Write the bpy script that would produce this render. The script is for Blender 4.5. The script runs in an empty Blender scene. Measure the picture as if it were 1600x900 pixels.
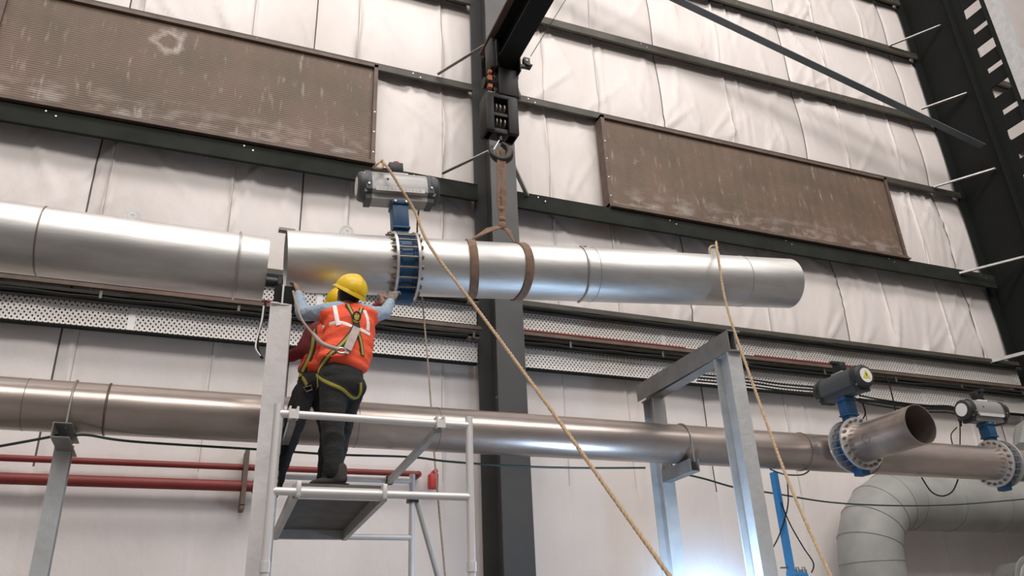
import bpy, bmesh, math, random
import numpy as np
from mathutils import Matrix, Vector
from mathutils.bvhtree import BVHTree
random.seed(7); rng = np.random.default_rng(11)
PI = math.pi
SC = bpy.context.scene
COL = SC.collection

# ------------------------------------------------------------------ camera, world, lights, exposure
FPX = 1248.0
CR = Matrix(((0.93, -0.12, -0.35), (-0.37, -0.40, -0.84), (-0.04, 0.91, -0.42)))
def _n(v): return Vector(v).normalized()
_X = _n((3300, -430, -FPX)); _Z = _n((-120, 2700, -FPX)); _X = (_X - _Z * _X.dot(_Z)).normalized(); _Y = _Z.cross(_X)
CR = Matrix((_X, _Y, _Z))                      # camera axes -> world
cam = bpy.data.objects.new('camera', bpy.data.cameras.new('camera')); COL.objects.link(cam)
cam.data.sensor_width = 36; cam.data.lens = FPX / 1600 * 36; cam.data.clip_start = .05; cam.data.clip_end = 200
cam.matrix_world = CR.to_4x4()
SC.camera = cam
def P(px, py, y):                              # the world point on the vertical plane at depth y seen at a photo position
    r = CR @ Vector((px - 800, -(py - 450), -FPX)); return r * (y / r.y)
def PX(px, py, x):
    r = CR @ Vector((px - 800, -(py - 450), -FPX)); return r * (x / r.x)
def ray(px, py): return (CR @ Vector((px - 800, -(py - 450), -FPX))).normalized()

SC.view_settings.view_transform = 'Standard'; SC.view_settings.look = 'None'
SC.view_settings.exposure = 0.0; SC.view_settings.gamma = 1.0; SC.view_settings.use_curve_mapping = False

w = bpy.data.worlds.new('hall_daylight'); SC.world = w; w.use_nodes = True
nt = w.node_tree; bg = nt.nodes['Background']
tc = nt.nodes.new('ShaderNodeTexCoord'); sx = nt.nodes.new('ShaderNodeSeparateXYZ'); rp = nt.nodes.new('ShaderNodeValToRGB')
nt.links.new(tc.outputs['Generated'], sx.inputs[0])
mp = nt.nodes.new('ShaderNodeMapRange'); mp.inputs[1].default_value = -1; mp.inputs[2].default_value = 1
nt.links.new(sx.outputs['Z'], mp.inputs[0]); nt.links.new(mp.outputs[0], rp.inputs[0]); nt.links.new(rp.outputs[0], bg.inputs[0])
e = rp.color_ramp.elements; e[0].position = .0; e[0].color = (.06, .055, .05, 1); e[1].position = 1; e[1].color = (.95, .90, .88, 1)
m_ = e.new(.5); m_.color = (.27, .25, .24, 1); m2 = e.new(.72); m2.color = (.62, .58, .565, 1)
bg.inputs[1].default_value = 0.62

def area(name, loc, target, sx_, sy_, power, color=(1, 1, 1)):
    l = bpy.data.lights.new(name, 'AREA'); l.shape = 'RECTANGLE'; l.size = sx_; l.size_y = sy_; l.energy = power; l.color = color
    o = bpy.data.objects.new(name, l); COL.objects.link(o); o.location = loc
    o.rotation_euler = (Vector(target) - Vector(loc)).to_track_quat('-Z', 'Y').to_euler(); return o
# translucent roof sheets of the hall: long strips of daylight high over the bay
area('roof_light', (3, 1.5, 17.5), (4.5, 10, 7.5), 22, 3.0, 1760, (1, .955, .925))
area('roof_light', (3, -7.0, 15), (4, 10, 4), 24, 4.0, 2000, (1, .965, .94))
# the welding arc on the floor behind the portal frame (below the picture)
wl = bpy.data.lights.new('welding_arc', 'POINT'); wl.energy = 125; wl.color = (.45, .68, 1.0); wl.shadow_soft_size = .05
wo = bpy.data.objects.new('welding_arc', wl); COL.objects.link(wo); wo.location = P(1106, 965, 5.75)

# ------------------------------------------------------------------ materials
def mat(name, col, rough=.6, metal=0., var=.0, vscale=4., col2=None, bump=0., bscale=30., stretch=(1, 1, 1), spec=.5, vdetail=5.):
    m = bpy.data.materials.new(name); m.use_nodes = True; n = m.node_tree; b = n.nodes['Principled BSDF']
    b.inputs['Roughness'].default_value = rough; b.inputs['Metallic'].default_value = metal
    b.inputs['Base Color'].default_value = (*col, 1); b.inputs['Specular IOR Level'].default_value = spec
    if var > 0 or bump > 0:
        t = n.nodes.new('ShaderNodeTexCoord'); mpn = n.nodes.new('ShaderNodeMapping'); mpn.inputs['Scale'].default_value = stretch
        n.links.new(t.outputs['Object'], mpn.inputs[0])
    if var > 0:
        no = n.nodes.new('ShaderNodeTexNoise'); no.inputs['Scale'].default_value = vscale; no.inputs['Detail'].default_value = vdetail
        n.links.new(mpn.outputs[0], no.inputs['Vector'])
        r = n.nodes.new('ShaderNodeValToRGB'); r.color_ramp.elements[0].position = .5 - .18; r.color_ramp.elements[1].position = .5 + .18
        c2 = col2 or tuple(c * (1 - var) for c in col)
        r.color_ramp.elements[0].color = (*c2, 1); r.color_ramp.elements[1].color = (*col, 1)
        n.links.new(no.outputs[0], r.inputs[0]); n.links.new(r.outputs[0], b.inputs['Base Color'])
        mr = n.nodes.new('ShaderNodeMapRange'); mr.inputs[3].default_value = rough + .10; mr.inputs[4].default_value = max(.05, rough - .06)
        n.links.new(no.outputs[0], mr.inputs[0]); n.links.new(mr.outputs[0], b.inputs['Roughness'])
    if bump > 0:
        nb = n.nodes.new('ShaderNodeTexNoise'); nb.inputs['Scale'].default_value = bscale; nb.inputs['Detail'].default_value = 6
        n.links.new(mpn.outputs[0], nb.inputs['Vector'])
        bp = n.nodes.new('ShaderNodeBump'); bp.inputs['Strength'].default_value = bump; bp.inputs['Distance'].default_value = .02
        n.links.new(nb.outputs[0], bp.inputs['Height']); n.links.new(bp.outputs[0], b.inputs['Normal'])
    return m
M = {}
M['wall'] = mat('white_insulation_facing', (.80, .735, .70), .5, 0, .10, .8, (.69, .625, .585), .35, 9, (1, 1, .6))
M['joint'] = mat('blanket_joint', (.10, .085, .075), .8)
M['joint_thin'] = mat('blanket_fold_line', (.44, .385, .35), .8)
M['girt'] = mat('painted_girt', (.075, .066, .050), .55, 0, .3, 3)
M['girt_green'] = mat('green_grey_girt', (.026, .029, .023), .8, 0, .3, 3, spec=.2)
M['col'] = mat('dark_grey_paint', (.062, .060, .058), .5, 0, .2, 2)
M['bigcol'] = mat('near_black_paint', (.0095, .0105, .0095), .75, 0, .2, 2, spec=.25)
M['galv'] = mat('galvanised_pipe', (.76, .74, .71), .45, .92, .36, 5, None, .25, 5, (.22, 1, 1))
M['galv_old'] = mat('stained_steel_pipe', (.66, .56, .50), .30, .88, .45, 3.4, None, .12, 7, (.3, 1, 1))
M['galv_post'] = mat('galvanised_post', (.62, .63, .63), .50, .45, .16, 7, None, .15, 20)
M['galv_dark'] = mat('grey_galvanised_beam', (.30, .295, .28), .55, .45, .2, 6)
M['white_post'] = mat('white_primed_post', (.80, .765, .745), .6, .1, .12, 6, None, .2, 15)
M['alu'] = mat('aluminium_tube', (.82, .79, .77), .42, .35, .08, 8)
M['alu_dull'] = mat('dull_aluminium', (.50, .48, .46), .5, .5, .15, 8)
M['ply'] = mat('plank_underside', (.13, .125, .115), .75, 0, .25, 6)
M['ply_top'] = mat('plank_top', (.30, .16, .11), .8, 0, .25, 6)
M['blue'] = mat('blue_valve_paint', (.014, .078, .18), .42, 0, .15, 6)
M['bluepost'] = mat('blue_post_paint', (.05, .26, .52), .45)
M['actgrey'] = mat('grey_anodised', (.37, .355, .345), .42, .5, .08, 5)
M['actdark'] = mat('dark_end_cap', (.072, .076, .08), .5, .1)
M['actdarker'] = mat('darkest_housing', (.030, .030, .028), .5, .1)
M['black'] = mat('black_plastic', (.016, .016, .016), .45)
M['hoist'] = mat('hoist_black', (.013, .010, .009), .5, .2, .3, 12)
M['steel'] = mat('zinc_bolt', (.55, .52, .48), .38, .85)
M['bolt'] = mat('dull_bolt', (.26, .22, .19), .45, .8)
M['flange'] = mat('flange_steel', (.72, .69, .66), .38, .7, .12, 8)
M['weld'] = mat('heat_tinted_weld', (.20, .13, .095), .5, .6)
M['tie'] = mat('blue_grey_paint', (.13, .155, .18), .35, .1, .15, 4)
M['hook'] = mat('dark_forged_steel', (.05, .042, .038), .4, .5)
M['label'] = mat('white_label', (.80, .77, .74), .5)
M['yellow_s'] = mat('sticker_yellow', (.62, .60, .08), .5)
M['rope'] = mat('tan_rope', (.66, .47, .29), .85, 0, .25, 40, None, .5, 160)
M['rope_dim'] = mat('dull_rope', (.42, .33, .25), .85, 0, .25, 40)
M['sling'] = mat('brown_webbing', (.30, .185, .125), .85, 0, .3, 20, None, .4, 120)
M['red'] = mat('red_pipe_paint', (.23, .030, .024), .5, 0, .2, 4)
M['redtag'] = mat('red_plastic', (.5, .03, .03), .5)
M['cable_brown'] = mat('dusty_cable', (.07, .055, .045), .7)
M['cable'] = mat('black_cable', (.014, .014, .013), .75, spec=.25)
M['green_cable'] = mat('dark_green_cable', (.025, .055, .035), .5)
M['tray'] = mat('tray_rail', (.16, .15, .13), .5, .5, .2, 3)
M['duct'] = mat('dull_duct', (.38, .378, .35), .65, .2, .22, 2.2, None, .1, 6)
M['skin'] = mat('skin', (.25, .14, .095), .55, 0, .1, 10)
M['skin_lit'] = mat('lit_hand_skin', (.42, .26, .19), .55)  # lighter skin copy for the light on the hand, not assigned
M['glove'] = mat('work_glove', (.27, .225, .19), .9, 0, .3, 30, None, .4, 90)
M['hair'] = mat('black_hair', (.012, .010, .010), .7)
M['shirt'] = mat('light_blue_shirt', (.36, .44, .54), .85, 0, .12, 8, None, .25, 60)
M['redshirt'] = mat('dark_red_shirt', (.24, .035, .04), .85, 0, .2, 8, None, .25, 60)
M['vest'] = mat('orange_vest', (.94, .105, .035), .75, 0, .14, 6, None, .2, 50)
M['stripe'] = mat('reflective_tape', (.86, .78, .74), .45)
M['trouser'] = mat('black_trousers', (.022, .021, .020), .85, 0, .3, 6, None, .3, 60)
M['shoe'] = mat('dark_shoe', (.05, .043, .038), .7, 0, .3, 10)
M['helmet'] = mat('yellow_helmet', (.90, .58, .012), .33)
M['web_yel'] = mat('harness_yellow', (.42, .36, .06), .8)
M['web_blk'] = mat('harness_black', (.035, .03, .022), .8)
M['absorb'] = mat('shock_pack', (.50, .40, .36), .6, 0, .2, 20)
M['floor'] = mat('concrete_floor', (.20, .19, .18), .7, 0, .2, 1)
M['orange_g'] = mat('orange_guide', (.55, .20, .08), .5)

def panel_material(ring=None):
    m = bpy.data.materials.new('brown_mesh_screen'); m.use_nodes = True; n = m.node_tree; b = n.nodes['Principled BSDF']
    b.inputs['Roughness'].default_value = .62
    t = n.nodes.new('ShaderNodeTexCoord')
    def noise(sc, s, d=6):
        mpn = n.nodes.new('ShaderNodeMapping'); mpn.inputs['Scale'].default_value = s; n.links.new(t.outputs['Object'], mpn.inputs[0])
        o = n.nodes.new('ShaderNodeTexNoise'); o.inputs['Scale'].default_value = sc; o.inputs['Detail'].default_value = d; n.links.new(mpn.outputs[0], o.inputs['Vector']); return o
    base = n.nodes.new('ShaderNodeValToRGB'); base.color_ramp.elements[0].position = .35; base.color_ramp.elements[1].position = .65
    base.color_ramp.elements[0].color = (.128, .092, .062, 1); base.color_ramp.elements[1].color = (.180, .116, .084, 1)
    n.links.new(noise(1.2, (1, 1, 1)).outputs[0], base.inputs[0])
    # dried lime: blotches times vertical streaks
    r1 = n.nodes.new('ShaderNodeValToRGB'); r1.color_ramp.elements[0].position = .50; r1.color_ramp.elements[1].position = .66
    n.links.new(noise(4.0, (1, 1, .8), 8).outputs[0], r1.inputs[0])
    r2 = n.nodes.new('ShaderNodeValToRGB'); r2.color_ramp.elements[0].position = .54; r2.color_ramp.elements[1].position = .70
    n.links.new(noise(9, (1.6, 1, .30), 6).outputs[0], r2.inputs[0])
    mx = n.nodes.new('ShaderNodeMath'); mx.operation = 'MULTIPLY'; n.links.new(r1.outputs[0], mx.inputs[0]); n.links.new(r2.outputs[0], mx.inputs[1])
    # more of it in a band along the foot of the screen
    sp = n.nodes.new('ShaderNodeSeparateXYZ'); n.links.new(t.outputs['Object'], sp.inputs[0])
    mr = n.nodes.new('ShaderNodeMapRange'); mr.inputs[1].default_value = .10; mr.inputs[2].default_value = .55; mr.inputs[3].default_value = .5; mr.inputs[4].default_value = 0
    n.links.new(sp.outputs['Z'], mr.inputs[0])
    r3 = n.nodes.new('ShaderNodeValToRGB'); r3.color_ramp.elements[0].position = .46; r3.color_ramp.elements[1].position = .68
    n.links.new(noise(3.2, (1, 1, 2.2), 10).outputs[0], r3.inputs[0])
    m3 = n.nodes.new('ShaderNodeMath'); m3.operation = 'MULTIPLY'; n.links.new(mr.outputs[0], m3.inputs[0]); n.links.new(r3.outputs[0], m3.inputs[1])
    ad = n.nodes.new('ShaderNodeMath'); ad.operation = 'ADD'; ad.use_clamp = True
    sc_ = n.nodes.new('ShaderNodeMath'); sc_.operation = 'MULTIPLY'; sc_.inputs[1].default_value = .55; n.links.new(mx.outputs[0], sc_.inputs[0])
    n.links.new(sc_.outputs[0], ad.inputs[0]); n.links.new(m3.outputs[0], ad.inputs[1])
    fac = ad
    if ring:
        vs_ = n.nodes.new('ShaderNodeVectorMath'); vs_.operation = 'DISTANCE'; vs_.inputs[1].default_value = ring[0]
        wn = noise(5, (1, 1, 1), 4); vm = n.nodes.new('ShaderNodeVectorMath'); vm.operation = 'MULTIPLY_ADD'; vm.inputs[1].default_value = (.36, 0, .36)
        n.links.new(wn.outputs['Color'], vm.inputs[0]); n.links.new(t.outputs['Object'], vm.inputs[2]); n.links.new(vm.outputs[0], vs_.inputs[0])
        rr_ = n.nodes.new('ShaderNodeValToRGB'); el = rr_.color_ramp.elements; R0 = ring[1]
        el[0].position = R0-.08; el[0].color = (0, 0, 0, 1); el[1].position = R0; el[1].color = (1, 1, 1, 1); x_ = el.new(R0+.09); x_.color = (0, 0, 0, 1)
        n.links.new(vs_.outputs['Value'], rr_.inputs[0])
        rb_ = n.nodes.new('ShaderNodeMath'); rb_.operation = 'MULTIPLY'; n.links.new(rr_.outputs[0], rb_.inputs[0]); n.links.new(noise(11, (1, 1, 1)).outputs[0], rb_.inputs[1])
        fac = n.nodes.new('ShaderNodeMath'); fac.operation = 'ADD'; fac.use_clamp = True; n.links.new(ad.outputs[0], fac.inputs[0]); n.links.new(rb_.outputs[0], fac.inputs[1])
    mix = n.nodes.new('ShaderNodeMix'); mix.data_type = 'RGBA'; n.links.new(fac.outputs[0], mix.inputs[0]); n.links.new(base.outputs[0], mix.inputs[6]); mix.inputs[7].default_value = (.56, .50, .46, 1)
    n.links.new(mix.outputs[2], b.inputs['Base Color'])
    wv = n.nodes.new('ShaderNodeTexWave'); wv.bands_direction = 'Z'; wv.inputs['Scale'].default_value = 9; wv.inputs['Distortion'].default_value = .3
    n.links.new(t.outputs['Object'], wv.inputs['Vector'])
    wv2 = n.nodes.new('ShaderNodeTexWave'); wv2.bands_direction = 'X'; wv2.inputs['Scale'].default_value = 1.4; wv2.inputs['Distortion'].default_value = .2
    n.links.new(t.outputs['Object'], wv2.inputs['Vector'])
    a2 = n.nodes.new('ShaderNodeMath'); a2.operation = 'ADD'; n.links.new(wv.outputs['Fac'], a2.inputs[0]); n.links.new(wv2.outputs['Fac'], a2.inputs[1])
    bp = n.nodes.new('ShaderNodeBump'); bp.inputs['Strength'].default_value = .35; bp.inputs['Distance'].default_value = .012
    n.links.new(a2.outputs[0], bp.inputs['Height']); n.links.new(bp.outputs[0], b.inputs['Normal'])
    return m
_q = P(263, 65, 9.80) - Vector(((2.01-3.02)/2, 9.80, 6.60))
M['panel'] = panel_material(); M['panel_ring'] = panel_material(((_q.x+.18, 0, _q.z+.18), .165))
M['panel_frame'] = mat('brown_screen_frame', (.15, .10, .075), .6, 0, .3, 5)

def perforated_material():                     # round punched holes in staggered rows, really open
    m = bpy.data.materials.new('perforated_tray'); m.use_nodes = True; n = m.node_tree; b = n.nodes['Principled BSDF']
    b.inputs['Base Color'].default_value = (.82, .77, .72, 1); b.inputs['Roughness'].default_value = .45; b.inputs['Metallic'].default_value = .1
    t = n.nodes.new('ShaderNodeTexCoord'); s = n.nodes.new('ShaderNodeSeparateXYZ'); n.links.new(t.outputs['Object'], s.inputs[0])
    def mth(op, a, bb=None):
        q = n.nodes.new('ShaderNodeMath'); q.operation = op
        for i, v in enumerate((a, bb)):
            if v is None: continue
            if isinstance(v, (int, float)): q.inputs[i].default_value = v
            else: n.links.new(v, q.inputs[i])
        return q.outputs[0]
    px_, py_ = .058, .072
    def lattice(ox, oy):
        u = mth('SUBTRACT', mth('FRACT', mth('ADD', mth('DIVIDE', s.outputs['X'], px_), ox)), .5)
        v = mth('SUBTRACT', mth('FRACT', mth('ADD', mth('DIVIDE', s.outputs['Z'], py_), oy)), .5)
        u = mth('MULTIPLY', u, px_); v = mth('MULTIPLY', v, py_)
        v = mth('MULTIPLY', v, .72); return mth('SQRT', mth('ADD', mth('MULTIPLY', u, u), mth('MULTIPLY', v, v)))
    d = mth('MINIMUM', lattice(0, 0), lattice(.5, .5))
    hole = mth('LESS_THAN', d, .0096)
    tr = n.nodes.new('ShaderNodeBsdfTransparent'); ms = n.nodes.new('ShaderNodeMixShader')
    n.links.new(hole, ms.inputs[0]); n.links.new(b.outputs[0], ms.inputs[1]); n.links.new(tr.outputs[0], ms.inputs[2])
    n.links.new(ms.outputs[0], n.nodes['Material Output'].inputs[0]); return m
M['perf'] = perforated_material()

# ------------------------------------------------------------------ builders
WM = {}
def wm(o): return WM.get(o.name, Matrix.Identity(4))
def props(o, label=None, cat=None, group=None, kind=None):
    if label: o['label'] = label
    if cat: o['category'] = cat
    if group: o['group'] = group
    if kind: o['kind'] = kind
    return o
def thing(name, loc, label, cat, group=None):
    o = bpy.data.objects.new(name, None); COL.objects.link(o); o.location = loc; o.empty_display_size = .1
    WM[o.name] = Matrix.Translation(loc); return props(o, label, cat, group)
def frame(p0, p1):
    d = (Vector(p1) - Vector(p0)); L = d.length; d = d / L
    a = Vector((0, 0, 1)) if abs(d.z) < .95 else Vector((1, 0, 0))
    u = d.cross(a).normalized(); v = u.cross(d); return d, u, v, L
class MB:
    def __init__(s, xf=None): s.v = []; s.f = []; s.xf = xf
    def add(s, vs, fs):
        b = len(s.v); s.v += [s.xf @ Vector(q) if s.xf else Vector(q) for q in vs]; s.f += [tuple(b + i for i in q) for q in fs]; return s
    def box(s, a, b, bev=0):
        (x0, y0, z0), (x1, y1, z1) = a, b
        x0, x1 = min(x0, x1), max(x0, x1); y0, y1 = min(y0, y1), max(y0, y1); z0, z1 = min(z0, z1), max(z0, z1)
        if bev <= 0:
            return s.add([(x0,y0,z0),(x1,y0,z0),(x1,y1,z0),(x0,y1,z0),(x0,y0,z1),(x1,y0,z1),(x1,y1,z1),(x0,y1,z1)],
                         [(0,3,2,1),(4,5,6,7),(0,1,5,4),(1,2,6,5),(2,3,7,6),(3,0,4,7)])
        bm = bmesh.new(); bmesh.ops.create_cube(bm, size=1)
        for q in bm.verts: q.co = Vector(((x0+x1)/2 + q.co.x*(x1-x0), (y0+y1)/2 + q.co.y*(y1-y0), (z0+z1)/2 + q.co.z*(z1-z0)))
        bmesh.ops.bevel(bm, geom=bm.edges[:], offset=bev, segments=2, affect='EDGES', profile=.5)
        return s.bm(bm)
    def bm(s, bm):
        bm.verts.ensure_lookup_table(); vs = [q.co.copy() for q in bm.verts]; fs = [[q.index for q in f.verts] for f in bm.faces]
        bm.verts.index_update(); fs = [[q.index for q in f.verts] for f in bm.faces]; bm.free(); return s.add(vs, fs)
    def bar(s, p0, p1, w, h, up=None):          # rectangular bar
        d, u, v, L = frame(p0, p1)
        if up is not None: u = d.cross(Vector(up)).normalized(); v = u.cross(d)
        p0 = Vector(p0); p1 = Vector(p1); vs = []
        for p in (p0, p1):
            for a, b in ((-1,-1),(1,-1),(1,1),(-1,1)): vs.append(p + u*a*w/2 + v*b*h/2)
        return s.add(vs, [(0,1,2,3),(7,6,5,4),(0,4,5,1),(1,5,6,2),(2,6,7,3),(3,7,4,0)])
    def cyl(s, p0, p1, r0, r1=None, n=24, caps=True):
        r1 = r0 if r1 is None else r1; d, u, v, L = frame(p0, p1); p0 = Vector(p0); p1 = Vector(p1)
        vs = [p + (u*math.cos(2*PI*i/n) + v*math.sin(2*PI*i/n))*r for p, r in ((p0, r0), (p1, r1)) for i in range(n)]
        fs = [(i, (i+1) % n, n+(i+1) % n, n+i) for i in range(n)]
        if caps: fs += [tuple(range(n))[::-1], tuple(range(n, 2*n))]
        return s.add(vs, fs)
    def lathe(s, p0, axis, prof, n=48, close=False):   # prof: (along, radius)
        d, u, v, L = frame(p0, Vector(p0) + Vector(axis)); p0 = Vector(p0); vs = []; fs = []
        for a, r in prof: vs += [p0 + d*a + (u*math.cos(2*PI*i/n) + v*math.sin(2*PI*i/n))*max(r, 1e-4) for i in range(n)]
        k = len(prof)
        for j in range(k if close else k-1):
            a, b = j*n, ((j+1) % k)*n
            fs += [(a+i, a+(i+1) % n, b+(i+1) % n, b+i) for i in range(n)]
        return s.add(vs, fs)
    def pipe(s, p0, p1, ro, ri, n=64, segs=1):       # hollow pipe with a real wall
        L = (Vector(p1)-Vector(p0)).length; out = [(L*i/segs, ro) for i in range(segs+1)]
        return s.lathe(p0, Vector(p1)-Vector(p0), out + [(L, ri), (0, ri)], n, True)
    def tube(s, pts, r, n=10, caps=True, closed=False):
        pts = [Vector(p) for p in pts]; N = len(pts); R = r if isinstance(r, (list, tuple)) else [r]*N
        T = []
        for i in range(N):
            a = pts[(i-1) % N] if (i > 0 or closed) else pts[0]; b = pts[(i+1) % N] if (i < N-1 or closed) else pts[-1]
            T.append((b-a).normalized())
        a = Vector((0, 0, 1)) if abs(T[0].z) < .9 else Vector((1, 0, 0)); u = T[0].cross(a).normalized(); vs = []; fs = []
        for i in range(N):
            u = (u - T[i]*u.dot(T[i])).normalized(); v = T[i].cross(u)
            vs += [pts[i] + (u*math.cos(2*PI*k/n) + v*math.sin(2*PI*k/n))*R[i] for k in range(n)]
        for i in range(N if closed else N-1):
            a, b = i*n, ((i+1) % N)*n; fs += [(a+k, a+(k+1) % n, b+(k+1) % n, b+k) for k in range(n)]
        if caps and not closed: fs += [tuple(range(n))[::-1], tuple(range((N-1)*n, N*n))]
        return s.add(vs, fs)
    def extrude(s, prof, p0, p1, u, v):          # polygon (a,b) pairs on axes u,v swept from p0 to p1
        u = Vector(u); v = Vector(v); k = len(prof)
        vs = [Vector(p) + u*a + v*b for p in (p0, p1) for a, b in prof]
        return s.add(vs, [(i, (i+1) % k, k+(i+1) % k, k+i) for i in range(k)] + [tuple(range(k))[::-1], tuple(range(k, 2*k))])
    def ball(s, c, r, seg=16, rings=10, sc=(1, 1, 1), rot=None):
        bm = bmesh.new(); bmesh.ops.create_uvsphere(bm, u_segments=seg, v_segments=rings, radius=1)
        for q in bm.verts:
            p = Vector((q.co.x*sc[0]*r, q.co.y*sc[1]*r, q.co.z*sc[2]*r)); q.co = (rot @ p if rot else p) + Vector(c)
        return s.bm(bm)
    def hexnut(s, c, d, r, h): return s.cyl(Vector(c)-Vector(d)*h/2, Vector(c)+Vector(d)*h/2, r, n=6)
    def build(s, name, m, parent=None, label=None, cat=None, group=None, kind=None, smooth=True, ang=38, origin=None):
        me = bpy.data.meshes.new(name); o = bpy.data.objects.new(name, me); COL.objects.link(o)
        if parent: o.parent = parent; W = wm(parent); WM[o.name] = W
        else:
            if origin is None:
                n = len(s.v); origin = Vector((sum(v.x for v in s.v)/n, sum(v.y for v in s.v)/n, min(v.z for v in s.v)))
            W = Matrix.Translation(origin); o.location = origin; WM[o.name] = W
        I = W.inverted(); me.from_pydata([I @ v for v in s.v], [], s.f); me.update()
        bm = bmesh.new(); bm.from_mesh(me); bmesh.ops.recalc_face_normals(bm, faces=bm.faces); bm.to_mesh(me); bm.free()
        if smooth:
            me.polygons.foreach_set('use_smooth', [True]*len(me.polygons)); me.set_sharp_from_angle(angle=math.radians(ang))
        for q in (m if isinstance(m, (list, tuple)) else [m]): me.materials.append(M[q] if isinstance(q, str) else q)
        return props(o, label, cat, group, kind)
def islands(mb, name, m, parent, **k):           # one object per separate piece
    par = list(range(len(mb.v)))
    def find(a):
        while par[a] != a: par[a] = par[par[a]]; a = par[a]
        return a
    for f in mb.f:
        r = find(f[0])
        for i in f[1:]: par[find(i)] = r
    gr = {}
    for f in mb.f: gr.setdefault(find(f[0]), []).append(f)
    out = []
    for fs in gr.values():
        ids = sorted({i for f in fs for i in f}); mp_ = {a: b for b, a in enumerate(ids)}; q = MB(); q.v = [mb.v[i] for i in ids]; q.f = [tuple(mp_[i] for i in f) for f in fs]
        out.append(q.build(name, m, parent, **k))
    return out
def spline(pts, n=8):                           # Catmull-Rom
    pts = [Vector(p) for p in pts]; out = []
    for i in range(len(pts)-1):
        a = pts[max(i-1, 0)]; b = pts[i]; c = pts[i+1]; d = pts[min(i+2, len(pts)-1)]
        for k in range(n):
            t = k/n; out.append(.5*((2*b) + (c-a)*t + (2*a-5*b+4*c-d)*t*t + (3*b-a-3*c+d)*t**3))
    return out + [pts[-1]]
def ibeam_prof(w, h, tf=.012, tw=.009):
    return [(-w/2,-h/2),(w/2,-h/2),(w/2,-h/2+tf),(tw/2,-h/2+tf),(tw/2,h/2-tf),(w/2,h/2-tf),(w/2,h/2),(-w/2,h/2),(-w/2,h/2-tf),(-tw/2,h/2-tf),(-tw/2,-h/2+tf),(-w/2,-h/2+tf)]

FLOOR = -1.6
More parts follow.
